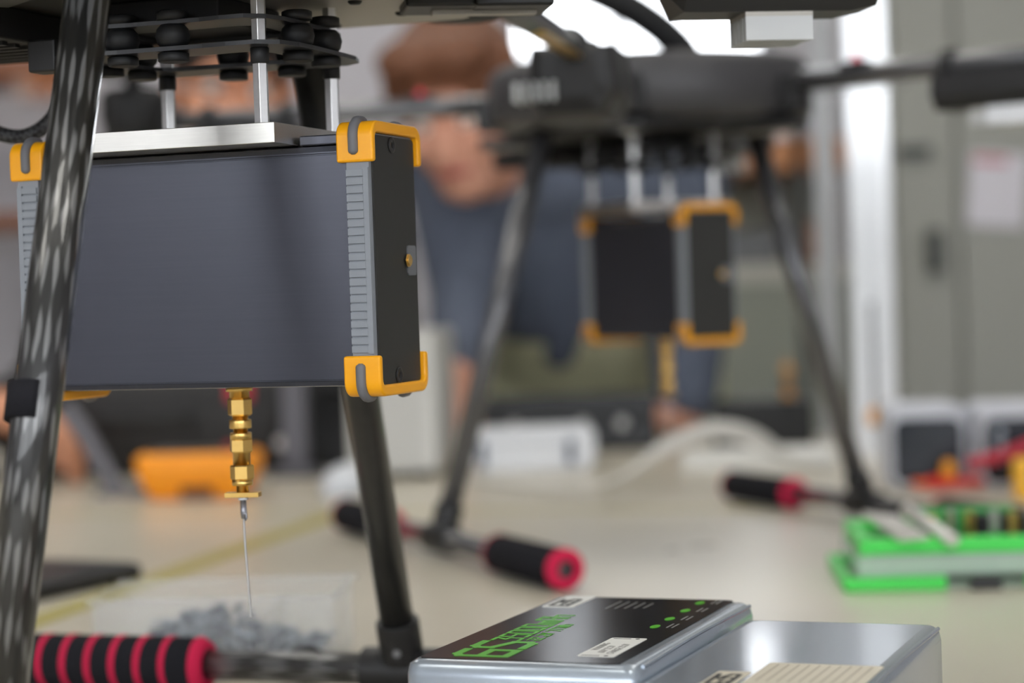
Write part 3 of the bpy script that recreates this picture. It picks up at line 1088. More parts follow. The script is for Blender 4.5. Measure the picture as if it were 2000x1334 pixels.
# black equipment case and grey post
p0, p1 = on(60, 962), on(520, 950)
t = thing('equipment_case', 'black equipment case on the back bench behind the orange meter', 'case', ((p0.x + p1.x) / 2 - .025, 2.68, 0), R(-4))
bw = .35
bm = nb()
rings = [[Vector((a, b, z)) for a, b in rrect(bw / 2 - i, .10 - i, .02)] for z, i in ((0, .006), (.006, 0), (.135, 0), (.14, .006))]
loft(bm, rings)
ob('case_shell', bm, M('case_black', (44, 43, 43), .6, noise=.2, nscale=8), t)
boxob('lid_line', (0, -.1005, .09), (bw - .03, .002, .003), BLACK_M, t)
bm = nb()
tube(bm, [(-.05, -.1, .07), (-.05, -.122, .07), (.05, -.122, .07), (.05, -.1, .07)], .006, 8, 4)
ob('handle', bm, BLACK, t)
bm = nb()
lathe(bm, (.165, -.103, .035), [(.008, 0), (.008, -.004), (.006, -.006)][::-1], 16, 'y')
ob('lock', bm, STEEL, t)
boxob('red_tag', (.115, -.102, .105), (.03, .003, .035), MATS['red_plastic'], t)
p = on(556, 950)
t = thing('grey_post', 'dark grey metal post on the back bench left of the yellow bottle', 'post', (p.x, 2.50, 0))
boxob('upright', (0, 0, .17), (.03, .03, .33), M('post_grey', (98, 97, 104), .5), t, .002)
boxob('base', (0, 0, .004), (.06, .06, .008), MATS['post_grey'], t, .001)
p = on(606, 940)
t = thing('black_tower', 'black speaker between the grey post and the yellow bottle', 'speaker', (p.x + .01, 2.62, 0))
boxob('cabinet', (0, 0, .125), (.075, .08, .25), M('tower_black', (36, 37, 39), .5), t, .006)
for z in (.08, .18):
    bm = nb()
    lathe(bm, (0, -.0405, z), [(.026, 0), (.026, -.003), (.02, -.002), (.006, .0)][::-1], 20, 'y')
    ob('speaker_cone', bm, RUBBER, t)

# yellow and white bottle
p = on(668, 885)
t = thing('squeeze_bottle', 'yellow and white bottle on the back bench beside the near drone leg', 'bottle', (p.x, p.y, 0))
YB = M('yellow_plastic', (236, 190, 40), .4)
for n_, prof, mt in (('bottle_base', [(.024, 0), (.026, .003), (.026, .026)], YB), ('bottle_label', [(.0262, .026), (.0262, .072)], M('bottle_white', (216, 226, 234), .4)),
                     ('bottle_shoulder', [(.026, .072), (.026, .092), (.016, .104), (.010, .108)], YB), ('cap', [(.011, .108), (.011, .128), (.006, .134)], M('cap_red', (190, 50, 40), .4))):
    bm = nb()
    lathe(bm, (0, 0, 0), prof, 24)
    ob(n_, bm, mt, t, smooth=True)

# computer mouse
p = on(668, 968)
t = thing('computer_mouse', 'white computer mouse on the back bench behind the near drone leg', 'mouse', (p.x + .005, p.y + .035, 0), R(80))
bm = nb()
rings = []
for u in range(9):
    a = u / 8
    wv = .03 * max(.25, (sin(pi * (.08 + .84 * a))) ** .5)
    hv = .012 + .02 * sin(pi * (.1 + .75 * a))
    rings.append([Vector(((a - .5) * .105, wv * cos(pi * k / 8), hv * max(0, sin(pi * k / 8)) ** .8)) for k in range(9)])
loft(bm, rings)
ob('shell', bm, M('mouse_white', (206, 210, 216), .35), t, smooth=True)
boxob('scroll_wheel', (.03, 0, .028), (.014, .005, .006), BLACK, t, .001)

# light grey computer tower
p0, p1 = on(735, 940), on(866, 940)
t = thing('computer_tower', 'light grey computer tower standing between the near drone leg and the far skid', 'computer', ((p0.x + p1.x) / 2 - .012, p0.y + .15, 0), R(-3))
TG = M('tower_grey', (196, 196, 192), .55, noise=.03)
bw = (p1.x - p0.x) + .024
boxob('case_body', (0, .0, .088), (bw, .28, .158), TG, t, .002)
boxob('side_strip', (bw / 2 - .006, -.1405, .088), (.012, .003, .15), M('strip_grey', (210, 210, 206), .5), t)
boxob('drive_slot', (-.02, -.1405, .13), (.06, .002, .012), M('slot_grey', (168, 168, 165), .5), t)
for x in (-.03, .03):
    for y in (-.1, .1):
        boxob('foot', (x, y, .0045), (.02, .02, .009), BLACK, t)

# white case with dark blue latches
p0, p1 = on(925, 925), on(1172, 925)
t = thing('white_case', 'white plastic case with two dark blue latches behind the far skid', 'case', ((p0.x + p1.x) / 2, p0.y + .05, 0), R(-2))
hw = (p1.x - p0.x) / 2
bm = nb()
prof = rrect(hw, .0245, .016, 5)
prism(bm, [(a, b + .0245) for a, b in prof], XZ, -.045, .045)
ob('case_shell', bm, WHITE, t, .003)
DB = M('dark_blue_plastic', (32, 52, 84), .4)
for x in (-hw + .012, hw - .03):
    boxob('latch', (x, -.0465, .022), (.0085, .006, .028), DB, t, .001)
boxob('lid_seam', (0, -.0455, .034), (hw * 2 - .04, .001, .0012), M('seam_grey', (170, 174, 180), .5), t)

# flat white paper stack
p = on(1490, 918)
t = thing('paper_pad', 'stack of white sheets under the arching white cables', 'paper', (p.x, p.y + .06, 0), R(-6))
for k in range(4):
    boxob('sheet', (.002 * (k % 2), .003 * k, .0026 + k * .0042), (.17, .10, .004), M('paper_white', (224, 224, 220), .7), t, rot=Matrix.Rotation(R(k * 1.2), 3, 'Z'))

# white cable bundle
t = thing('cable_bundle', 'bundle of white cables arching across the back bench', 'cable', (0, 0, 0))
for k in range(5):
    o = k * .0046
    pts = []
    for px, py, Y in ((905, 935, 2.36), (985, 946, 2.27), (1070, 956, 2.22), (1190, 942, 2.24), (1290, 888, 2.26), (1385, 852, 2.28), (1470, 868, 2.30), (1545, 900, 2.32), (1610, 918, 2.34)):
        q = at(px, py, Y)
        h = (q.z > .02)
        q.z = max(q.z, .003)
        pts.append(q + Vector((.0015 * k, o * (.5 if h else 1), (o * .9 if h else .0) - (k * .0008 if h else 0))))
    bm = nb()
    tube(bm, pts, .0025, 8, 6)
    ob('cable_strand', bm, M('white_cable', (206, 204, 198), .45), t, smooth=True)

# low black case in front of the man, and black box with brass connector
p = on(1150, 888)
t = thing('low_black_case', 'low black tool case behind the white latched case', 'case', (p.x - .02, 2.80, 0), R(-3))
boxob('case_base', (0, 0, .02), (.23, .13, .04), M('case_grey', (56, 58, 62), .55, noise=.3, nscale=30), t, .006)
boxob('case_lid', (0, 0, .055), (.23, .13, .028), MATS['case_grey'], t, .006)
for x in (-.07, .02, .07):
    bm = nb()
    lathe(bm, (x, -.0655, .035), [(.008, 0), (.008, -.004), (.005, -.006)][::-1], 14, 'y')
    ob('knob', bm, STEEL, t)
p = on(1498, 872)
t = thing('black_box', 'black box on the back bench carrying a brass connector', 'box', (p.x, p.y + .04, 0), R(-5))
bxw = (on(1602, 872).x - on(1395, 872).x)
boxob('shell', (0, 0, .027), (bxw, .08, .054), M('box_black', (30, 31, 32), .5), t, .003)
boxob('lid', (0, 0, .0565), (bxw - .004, .076, .005), MATS['box_black'], t, .001)
t2 = thing('brass_connector', 'brass connector standing on the black box behind the far drone', 'connector', (p.x + .033, p.y + .03, .059))
for n_, prof in (('connector_base', [(.009, 0), (.009, .008), (.006, .009)]), ('connector_body', [(.006, .009), (.006, .030), (.008, .031), (.008, .042), (.005, .043)]), ('pin', [(.002, .043), (.002, .052)])):
    bm = nb()
    lathe(bm, (0, 0, 0), prof, 16)
    ob(n_, bm, M('brass', (214, 162, 96), .35, metal=.8), t2)

# bench instruments at right
for k, (x0, x1, lab) in enumerate(((1748, 1916, 'white desk instrument with a dark rounded screen beside the aluminium post'), (1926, 2094, 'white desk instrument with a dark screen cut off by the right edge'))):
    a, b = on(x0, 958), on(x1, 958)
    t = thing('desk_instrument', lab, 'instrument', ((a.x + b.x) / 2, a.y + .06 - .00 * k, 0), R(-4), 'white desk instruments')
    hw = (b.x - a.x) / 2
    bm = nb()
    prism(bm, [(p_, q_ + .0415) for p_, q_ in rrect(hw, .0415, .012, 5)], XZ, -.05, .05)
    ob('housing', bm, M('instrument_white', (200, 203, 212), .45), t, .004)
    bm = nb()
    prism(bm, [(p_, q_ + .038) for p_, q_ in rrect(hw * .85, .0315, .010, 5)], XZ, -.0525, -.0495)
    scr = ob('screen', bm, M('screen_dark', (30, 36, 46), .2), t, .001)
    bm = nb()
    for i in range(3):
        box(bm, (-hw * .45, -.053, .030 + i * .013), (.007, .001, .009))
    if k == 1:
        ob('digits', bm, M('digit_grey', (150, 160, 172), .4), scr)
    else:
        bm.free()
RED = MATS['red_plastic']
p = on(1855, 952)
t = thing('crocodile_clip', 'red and orange crocodile clip lying in front of the left white instrument', 'clip', (p.x, p.y - .035, 0), R(-8))
bm = nb()
loft(bm, [[Vector((-.026 + .052 * u, (.007 - .003 * u) * cos(2 * pi * j / 10), .008 + (.007 - .003 * u) * sin(2 * pi * j / 10) - .0 * u)) for j in range(10)] for u in (0, .3, .7, 1)])
ob('red_grip', bm, M('bright_red', (214, 44, 40), .4), t)
bm = nb()
lathe(bm, (-.008, 0, .012), [(.006, 0), (.0075, .006), (.006, .014), (.003, .018)], 12)
ob('orange_boot', bm, M('orange_boot', (244, 160, 36), .4), t)
boxob('jaw', (-.034, 0, .008), (.018, .008, .007), M('orange_red', (230, 90, 30), .4), t, .001)
p = on(1985, 965)
t = thing('yellow_meter', 'yellow meter at the right edge in front of the white instruments', 'meter', (p.x + .015, p.y - .045, 0), R(-4))
boxob('holster', (0, 0, .019), (.055, .025, .038), M('meter_yellow', (246, 186, 54), .5), t, .005)
boxob('face', (0, -.013, .022), (.03, .002, .018), M('meter_face', (60, 56, 54), .5), t)
bm = nb()
tube(bm, [at(1890, 908, 2.02), at(1930, 898, 2.02), at(1975, 884, 2.02), at(2040, 862, 2.02), at(2090, 880, 2.02), at(2110, 940, 2.03)], .0062, 10, 5)
tag(ob('red_lead', bm, M('crimson_lead', (176, 30, 56), .45), smooth=True), 'thick red test lead crossing in front of the right white instrument', 'cable')

# aluminium posts
def post(name, label, px, py, Y, wd, hgt, mat=None):
    q = at(px, py, Y)
    t = thing(name, label, 'post', (q.x, Y, 0), R(-14), 'aluminium profile posts')
    bm = nb()
    s = wd / 2
    g, dp = wd * .11, wd * .16
    sec = []
    for k in range(4):
        a = k * pi / 2
        for x, y in ((s, -s), (s, -g), (s - dp, -g), (s - dp, g), (s, g)):
            sec.append((x * cos(a) - y * sin(a), x * sin(a) + y * cos(a)))
    prism(bm, sec, XY, 0.004, hgt)
    ob('profile', bm, mat or M('post_aluminium', (232, 234, 236), .34, metal=.75), t, .001)
    boxob('foot_plate', (0, 0, .003), (wd * 1.25, wd * 1.25, .006), ALU, t)
    return t


tp = post('profile_post', 'wide bright aluminium profile post at right, standing on the back bench', 1704, 500, 2.52, .048, 1.3)
post('profile_post', 'narrow dull aluminium profile post left of the wide one', 1616, 500, 2.84, .026, 1.3, M('post_dull', (176, 178, 180), .55, metal=.4))
q0, q1, q2 = at(1702, 590, 2.455), at(1706, 720, 2.455), at(1708, 815, 2.455)
t = thing('plug_cable', 'thin dark cord with an orange plug hanging down the wide aluminium post', 'cord', (0, 0, 0))
bm = nb()
tube(bm, [q0, q1, q2], .0022, 8, 5)
ob('cord', bm, BLACK, t)
bm = nb()
lathe(bm, q2 + Vector((0, 0, -.01)), [(.004, 0), (.0085, .004), (.0085, .016), (.004, .021)], 14)
ob('plug', bm, M('orange_plug', (226, 160, 70), .45), t)

# grey stand at far left
P = [at(128, 800, 2.42), at(165, 850, 2.40), at(205, 920, 2.37), at(238, 972, 2.33)]
t = thing('grey_stand', 'bent grey metal stand leaning on the back bench at far left', 'stand', (P[3].x, P[3].y, 0))
O = Vector((P[3].x, P[3].y, 0))
bm = nb()
tube(bm, [q - O for q in P], .011, 12, 5)
ob('arm', bm, MATS['post_grey'], t)
boxob('base', (.012, .0, .004), (.07, .05, .008), MATS['post_grey'], t, .001)

# ------------------------------------------------------------------ furniture behind
CAB = M('cabinet_grey', (160, 160, 151), .55, noise=.04, nscale=3)
CY = 3.7
x0 = at(1742, 400, CY).x
xs = at(1872, 400, CY).x
t = thing('metal_cabinet', 'tall grey metal cabinet at right with a dark handle', 'cabinet', (x0 + .5, CY + .25, FLOOR))
boxob('carcass', (0, 0, 1.0), (1.0, .46, 2.0), CAB, t)
for k, (a, b) in enumerate(((x0 + .008, xs - .003), (xs + .003, x0 + .992))):
    d = boxob('door', ((a + b) / 2 - x0 - .5, -.242, 1.02), (b - a, .022, 1.9), CAB, t, .003)
    if k == 0:
        h = at(1822, 490, CY)
        HB = M('handle_dark', (70, 72, 70), .5)
        boxob('handle', (h.x - x0 - .5, -.268, h.z - FLOOR), (.026, .03, .075), HB, d, .005)
        h2 = at(1782, 297, CY)
        boxob('latch_bar', (h2.x - x0 - .5 + .0, -.262, h2.z - FLOOR), (.058, .02, .020), HB, d, .002)
a, b = at(1893, 300, CY - .02), at(2010, 440, CY - .02)
bm = nb()
box(bm, ((a.x + b.x) / 2, CY - .0065, (a.z + b.z) / 2), (b.x - a.x, .001, a.z - b.z), Matrix.Rotation(R(5), 3, 'Y'))
pp = tag(ob('paper_notice', bm, M('notice_paper', (222, 218, 224), .7)), 'white paper notice with a pink heading on the grey cabinet', 'notice')
bm = nb()
box(bm, ((a.x + b.x) / 2 - .01, CY - .0075, a.z - .012), (.06, .0008, .012), Matrix.Rotation(R(5), 3, 'Y'))
ob('heading', bm, M('notice_pink', (200, 120, 130), .7), pp)

SY = 4.15
sx0, sx1 = at(1240, 400, SY).x, x0 - .01
t = thing('storage_shelf', 'open storage shelf with an orange-brown board behind the far drone', 'shelf', ((sx0 + sx1) / 2, SY, FLOOR))
sw = sx1 - sx0
OLB = M('shelf_back', (158, 158, 146), .7, noise=.06, nscale=20)
sh = at(1500, 165, SY).z - FLOOR
boxob('back_panel', (0, .19, sh / 2), (sw, .012, sh), OLB, t)
for x in (-sw / 2 + .012, at(1540, 400, SY).x - (sx0 + sx1) / 2, sw / 2 - .012):
    boxob('upright', (x, -.165, sh / 2), (.022, .03, sh), M('shelf_dark', (66, 66, 64), .5), t)
zb1, zb2 = at(1500, 313, SY).z - FLOOR, at(1500, 535, SY).z - FLOOR
boxob('shelf_board', (0, -.0, zb1), (sw, .36, .058), M('shelf_wood', (188, 128, 84), .55, noise=.15, nscale=12, stretch=(1, 8, 8)), t, .002)
boxob('shelf_board', (0, -.0, zb2), (sw, .36, .036), M('shelf_pale', (190, 188, 178), .55), t, .002)
boxob('shelf_board', (0, -.0, .25), (sw, .36, .036), MATS['shelf_pale'], t, .002)
boxob('lower_front', (0, -.172, (zb2 - .02) / 2), (sw, .014, zb2 - .02), M('shelf_front', (146, 149, 138), .6, noise=.05, nscale=20), t)
zs1, zs2 = zb1 + .029 + FLOOR, zb2 + .018 + FLOOR
for px, wd, hg, mt, lab in ((1430, .05, .045, WHITE, 'low white carton on the orange-brown board behind the far drone'), (1508, .055, .07, WHITE, 'white carton on the orange-brown board left of the dark upright'),
                            (1578, .06, .085, M('carton_lilac', (196, 196, 208), .6), 'pale lilac carton on the orange-brown board near the posts')):
    q = at(px, 260, SY - .1)
    tt = thing('carton', lab, 'box', (q.x, SY - .1, zs1), R(3), 'cartons on the upper shelf')
    boxob('carton_body', (0, 0, hg / 2), (wd, .08, hg), mt, tt, .002)
    boxob('carton_flap', (0, 0, hg + .001), (wd * .98, .078, .002), mt, tt)
for px, wd, hg, mt, lab in ((1465, .10, .06, M('bin_grey', (112, 113, 116), .5), 'grey bin on the pale shelf right of the far instrument box'), (1590, .055, .075, M('tin_brown', (170, 120, 92), .5), 'brown tin on the pale shelf behind the far drone leg')):
    q = at(px, 500, SY - .1)
    tt = thing('storage_bin', lab, 'bin', (q.x, SY - .1, zs2), R(-4))
    boxob('bin_body', (0, 0, hg / 2), (wd, .1, hg), mt, tt, .004, ta=(1.08, 1.06))
    boxob('bin_rim', (0, 0, hg), (wd * 1.12, .11, .006), mt, tt, .002)
# pale olive board beside the shelf and bluish panel low behind the man
q = at(1385, 740, 3.62)
t = thing('olive_panel', 'narrow olive panel standing behind the far antenna', 'panel', (q.x, 3.62, FLOOR))
boxob('board', (0, 0, .42), (.05, .03, .84), M('olive_board', (142, 140, 92), .6), t, .003)
boxob('foot', (0, 0, .01), (.1, .1, .02), MATS['shelf_dark'], t)

t = thing('dark_reflection_prop', 'unseen dark brown cupboard shape added at left to darken the reflection in the far box', 'cupboard', (-1.75, 3.3, FLOOR), R(90))  # unseen cupboard added so the far box's long face reflects something dark
CUP = M('reflection_prop_brown', (62, 48, 40), .5, noise=.2, nscale=8, stretch=(8, 8, 1))
boxob('carcass', (0, 0, 1.0), (2.0, .5, 2.0), CUP, t)
for k in (-1, 0, 1):
    dr = boxob('door', (k * .66, -.262, 1.0), (.65, .022, 1.92), CUP, t, .003)
    boxob('handle', (k * .66 + .27, -.285, 1.0), (.015, .025, .14), STEEL, dr, .003)

# left wall shelf with folders
LY = 4.7
a, b = at(-160, 125, LY), at(112, 125, LY)
t = thing('wall_shelf', 'brown wall shelf at upper left behind the braided leg', 'shelf', ((a.x + b.x) / 2, LY + .2, 0))
for py, th in ((125, .05), (428, .035)):
    z = at(40, py, LY).z
    boxob('shelf_board', (0, 0, z), (b.x - a.x + (.0 if py == 125 else -.06), .3, th), M('board_brown', (150, 98, 72), .6, noise=.1, nscale=10, stretch=(1, 8, 8)), t, .002)
for s in (-1, 1):
    boxob('bracket', (s * .12, .1, (at(40, 125, LY).z + at(40, 428, LY).z) / 2), (.02, .02, at(40, 125, LY).z - at(40, 428, LY).z - .05), M('bracket_pale', (190, 188, 192), .6), t)
for k, px in enumerate((32, 57, 80, 104)):
    q = at(px, 168, LY)
    mt = (M('folder_tan', (196, 160, 142), .6), M('folder_orange', (206, 132, 84), .6), M('folder_orange', (206, 132, 84), .6), M('folder_orange', (206, 132, 84), .6))[k]
    tt = thing('hanging_folder', '%s folder hanging under the brown wall shelf' % ('pale tan', 'leftmost orange', 'middle orange', 'rightmost orange')[k], 'folder', (q.x, LY + .08, 0), 0, 'folders under the wall shelf')
    zc, zt_ = at(px, 190, LY).z, at(40, 125, LY).z - .025
    boxob('spine', (0, 0, (zc + zt_) / 2), (.026 if k == 0 else .016, .06, zt_ - zc - .001), mt, tt, .001)
    boxob('index_tab', (0, -.031, zc + .01), (.01, .002, .012), WHITE, tt)
# boxes on the lower board
q = at(20, 470, LY)


# ------------------------------------------------------------------ people
def remesh(name, caps, ells, voxel, mat, parent=None, smooth_it=4, extra=None):
    """tapered capsules and ellipsoids fused into one continuous skin"""
    bm = nb()
    for p0, r0, p1, r1 in caps:
        p0, p1 = Vector(p0), Vector(p1)
        x, y = frame_of(p1 - p0)
        d = (p1 - p0).normalized()
        rings = []
        for i in range(5):
            a = pi / 2 * (1 - i / 4)
            c_, s_ = max(cos(a), .03), sin(a)
            rings.append([p0 - d * (r0 * s_) + (x * cos(2 * pi * j / 16) + y * sin(2 * pi * j / 16)) * (r0 * c_) for j in range(16)])
        for i in range(5):
            a = pi / 2 * i / 4
            c_, s_ = max(cos(a), .03), sin(a)
            rings.append([p1 + d * (r1 * s_) + (x * cos(2 * pi * j / 16) + y * sin(2 * pi * j / 16)) * (r1 * c_) for j in range(16)])
        loft(bm, rings)
    for c, rad, rot in ells:
        rings = []
        for i in range(13):
            a = -pi / 2 + pi * i / 12
            cc, ss = max(cos(a), .03), sin(a)
            rings.append([Vector(c) + rot @ Vector((rad[0] * cc * cos(2 * pi * j / 20), rad[1] * cc * sin(2 * pi * j / 20), rad[2] * ss)) for j in range(20)])
        loft(bm, rings)
    if extra:
        extra(bm)
    bmesh.ops.recalc_face_normals(bm, faces=bm.faces)
    me = bpy.data.meshes.new(name + '_raw')
    bm.to_mesh(me)
    bm.free()
    o = bpy.data.objects.new(name + '_raw', me)
    COL.objects.link(o)
    md = o.modifiers.new('r', 'REMESH')
    md.mode = 'VOXEL'
    md.voxel_size = voxel
    md.use_smooth_shade = True
    sm = o.modifiers.new('s', 'SMOOTH')
    sm.factor = .5
    sm.iterations = smooth_it
    dg = bpy.context.evaluated_depsgraph_get()
    me2 = bpy.data.meshes.new_from_object(o.evaluated_get(dg))
    bpy.data.objects.remove(o)
    me2.materials.clear()
    me2.materials.append(mat)
    o2 = bpy.data.objects.new(name, me2)
    COL.objects.link(o2)
    if parent:
        o2.parent = parent
        o2.matrix_parent_inverse = Matrix.Translation(parent.location).inverted()
    return o2


def head_shapes(c, Rm, s=1.):
    """c = centre of the head; Rm: head frame (x = its left, -y = face forward, z = up)"""
    e = []
    P = lambda x, y, z: c + Rm @ (Vector((x, y, z)) * s)
    V3 = lambda *a: tuple(v * s for v in a)
    e.append((P(0, .012, .03), V3(.076, .096, .088), Rm))       # cranium
    e.append((P(0, -.02, -.03), V3(.064, .072, .082), Rm))      # face block
    e.append((P(0, -.045, -.085), V3(.040, .042, .034), Rm))    # chin and jaw
    e.append((P(0, -.088, .028), V3(.052, .012, .012), Rm))     # brow
    e.append((P(0, -.1, -.020), V3(.012, .016, .026), Rm))      # nose
    e.append((P(0, -.106, -.036), V3(.016, .013, .010), Rm))
    for k in (-1, 1):
        e.append((P(k * .042, -.07, -.025), V3(.024, .02, .022), Rm))   # cheeks
        e.append((P(k * .078, .012, -.005), V3(.009, .02, .032), Rm))   # ears
    e.append((P(0, -.087, -.064), V3(.025, .010, .007), Rm))    # lips
    return e, P


def hand_shapes(wrist, d, n, thumb_side, curl=.35):
    """palm and five fingers from the wrist along d, palm facing n"""
    d = d.normalized()
    n = (n - d * n.dot(d)).normalized()
    x = d.cross(n) * thumb_side
    caps = [(wrist, .024, wrist + d * .05 + x * .012, .021), (wrist, .022, wrist + d * .055 - x * .016, .019), (wrist + d * .02, .022, wrist + d * .06, .02)]
    for k, (off, ln) in enumerate(((.030, .070), (.011, .078), (-.009, .073), (-.028, .058))):
        b = wrist + d * .075 + x * off
        p1 = b + (d * cos(curl) + n * sin(curl)) * ln * .5
        p2 = p1 + (d * cos(curl * 2.4) + n * sin(curl * 2.4)) * ln * .5
        caps += [(wrist + d * .05 + x * off * .8, .0115, b, .0105), (b, .0105, p1, .009), (p1, .009, p2, .0075)]
    tb = wrist + d * .025 + x * .026
    t1 = tb + (d * .6 + x * .8 + n * .3).normalized() * .04
    t2 = t1 + (d * .95 + x * .2 + n * .3).normalized() * .03
    caps += [(tb, .014, t1, .0115), (t1, .0115, t2, .009)]
    return caps


SKIN = M('skin', (214, 158, 134), .55, noise=.06, nscale=30)
SKIN2 = M('skin_warm', (212, 150, 118), .55, noise=.06, nscale=30)
EYE = M('eye_white', (230, 226, 220), .3)
IRIS = M('iris_dark', (40, 30, 24), .3)
LIP = M('lips', (178, 96, 92), .5)


def face_parts(P, Rm, s, parent):
    for k in (-1, 1):
        bm = nb()
        bmesh.ops.create_uvsphere(bm, u_segments=12, v_segments=8, radius=.0125 * s, matrix=Matrix.Translation(P(k * .031, -.077, .004)))
        e = ob('eye', bm, EYE, parent, smooth=True)
        e.matrix_parent_inverse = Matrix.Translation(parent.location).inverted()
        bm = nb()
        c = P(k * .031, -.0885, .002)
        bmesh.ops.create_uvsphere(bm, u_segments=10, v_segments=6, radius=.005 * s, matrix=Matrix.Translation(c))
        i = ob('iris', bm, IRIS, e, smooth=True)
        bm = nb()
        tube(bm, [P(k * .014, -.094, .022), P(k * .032, -.096, .027), P(k * .05, -.084, .022)], .0045 * s, 6, 4)
        br = ob('eyebrow', bm, IRIS, parent, smooth=True)
        br.matrix_parent_inverse = Matrix.Translation(parent.location).inverted()
    bm = nb()
    tube(bm, [P(-.026, -.088, -.064), P(0, -.099, -.061), P(.026, -.088, -.064)], lambda t: .0065 * s * (1 - abs(t - .5) * 1.3), 8, 4)
    m_ = ob('mouth', bm, LIP, parent, smooth=True)
    m_.matrix_parent_inverse = Matrix.Translation(parent.location).inverted()


# --- man leaning over the back bench
hc = at(897, 208, 2.82)
zax = Vector((-.20, -.33, .92)).normalized()
fdir = Vector((-.22, -.86, -.36))
fdir = (fdir - zax * fdir.dot(zax)).normalized()
yax = -fdir
xax = yax.cross(zax).normalized()
Rm = Matrix((xax, yax, zax)).transposed()
root_loc = Vector((at(1150, 740, 3.25).x, 3.3, FLOOR))
man = thing('person', 'person in a grey-blue jacket and khaki trousers leaning over the back bench, head bowed', 'person', root_loc)
ells, P = head_shapes(hc, Rm, 1.0)
shL, shR = at(885, 325, 3.02), at(1310, 335, 3.03)            # image-left and image-right shoulders
neck0 = P(0, .08, -.115)
chest = (shL + shR) / 2 + Vector((.0, .05, -.06))
belly = at(1130, 600, 3.12)
pelvis = at(1150, 720, 3.24)
elL, haL = at(912, 560, 2.90), at(890, 735, 2.76)
elR, haR = at(1345, 600, 3.0), at(1338, 815, 2.93)
hipL, hipR = pelvis + Vector((-.095, 0, -.03)), pelvis + Vector((.095, 0, -.03))
ftL, ftR = Vector((hipL.x - .03, 3.3, FLOOR + .06)), Vector((hipR.x + .03, 3.34, FLOOR + .06))
knL, knR = (hipL + ftL) / 2 + Vector((0, -.04, 0)), (hipR + ftR) / 2 + Vector((0, -.04, 0))
hL = hand_shapes(haL, Vector((0, -.25, -1)), Vector((.3, -1, .2)), 1)
hR = hand_shapes(haR, Vector((-.9, -.12, -.02)), Vector((0, -.1, -1)), -1, .2)
body_caps = [(P(0, .03, -.07), .052, neck0, .058), (neck0, .055, chest, .09), (chest, .10, belly, .095), (belly, .095, pelvis, .10), (shL, .05, elL, .038), (elL, .036, haL, .026),
             (shR, .05, elR, .038), (elR, .036, haR, .026), (chest, .09, shL, .05), (chest, .09, shR, .05), (hipL, .075, knL, .055), (knL, .05, ftL, .038), (hipR, .075, knR, .055), (knR, .05, ftR, .038)] + hL + hR
remesh('body', body_caps, ells, .0055, SKIN, man, 3)
hem = belly + Vector((0, 0, .045))
jk = [(chest + Vector((-.05, -.02, .02)), .13, hem + Vector((-.05, -.02, 0)), .118), (chest + Vector((.05, -.02, .02)), .13, hem + Vector((.05, -.02, 0)), .118),
      (chest, .12, shL, .080), (chest, .12, shR, .085), (shL, .075, elL, .056), (elL, .054, haL + (elL - haL).normalized() * .03, .04), (shR, .08, elR, .062), (elR, .06, haR + (elR - haR).normalized() * .03, .045),
      (neck0 + Vector((.0, .02, -.02)), .068, chest + Vector((0, -.02, .03)), .13), (neck0 + Vector((.02, .02, -.02)), .066, shR, .09), (neck0 + Vector((-.01, .02, -.02)), .066, shL, .085),
      (hem + Vector((-.02, -.06, -.02)), .075, at(1092, 690, 3.06), .025)]
JM = M('jacket_grey_blue', (92, 99, 114), .85, spec=.2, noise=.14, nscale=10, bump=.3, bscale=300)
jo = remesh('jacket', jk, [], .010, JM, man, 3)
# jacket details: red badge and pocket
q = at(955, 540, 2.90)
bm = nb()
box(bm, q, (.034, .014, .055), Matrix.Rotation(R(8), 3, 'Y'))
ob('red_badge', bm, M('badge_red', (150, 60, 66), .6), jo, .003)
TR = M('trousers_khaki', (206, 206, 172), .85, spec=.2, noise=.08, nscale=14)
remesh('trousers', [(hipL + Vector((0, 0, .03)), .115, knL, .085), (knL, .08, ftL + Vector((0, 0, .03)), .065), (hipR + Vector((0, 0, .03)), .115, knR, .085), (knR, .08, ftR + Vector((0, 0, .03)), .065),
                   (hipL + Vector((0, -.0, .05)), .115, hipR + Vector((0, -.0, .05)), .115), (pelvis + Vector((-.05, 0, .02)), .125, belly + Vector((-.04, 0, .03)), .122), (pelvis + Vector((.05, 0, .02)), .125, belly + Vector((.04, 0, .03)), .122)], [], .010, TR, man, 3)
for f in (ftL, ftR):
    bm = nb()
    loft(bm, [[Vector((f.x + a, f.y - .04 + b, FLOOR + z)) for a, b in rrect(wx, ly, .035)] for z, wx, ly in ((.0, .046, .13), (.03, .05, .135), (.07, .042, .10), (.1, .04, .06))])
    s_ = ob('shoe', bm, BLACK_M, man)
    s_.matrix_parent_inverse = Matrix.Translation(man.location).inverted()
HAIR = M('hair_brown', (112, 72, 50), .6, noise=.35, nscale=26, stretch=(3, 3, 1), bump=.6, bscale=180)
hs = 1.0
hair_e = [(P(0, .018, .045), (.089 * hs, .103 * hs, .088 * hs), Rm), (P(0, .06, 0), (.08 * hs, .07 * hs, .085 * hs), Rm), (P(.03, -.06, .085), (.05 * hs, .04 * hs, .03 * hs), Rm), (P(-.03, -.058, .088), (.05 * hs, .04 * hs, .03 * hs), Rm),
          (P(.082, .0, .035), (.014, .035, .045), Rm), (P(-.082, .0, .035), (.014, .035, .045), Rm)]
ho = remesh('hair', [], hair_e, .007, HAIR, man, 2)
face_parts(P, Rm, hs, man)

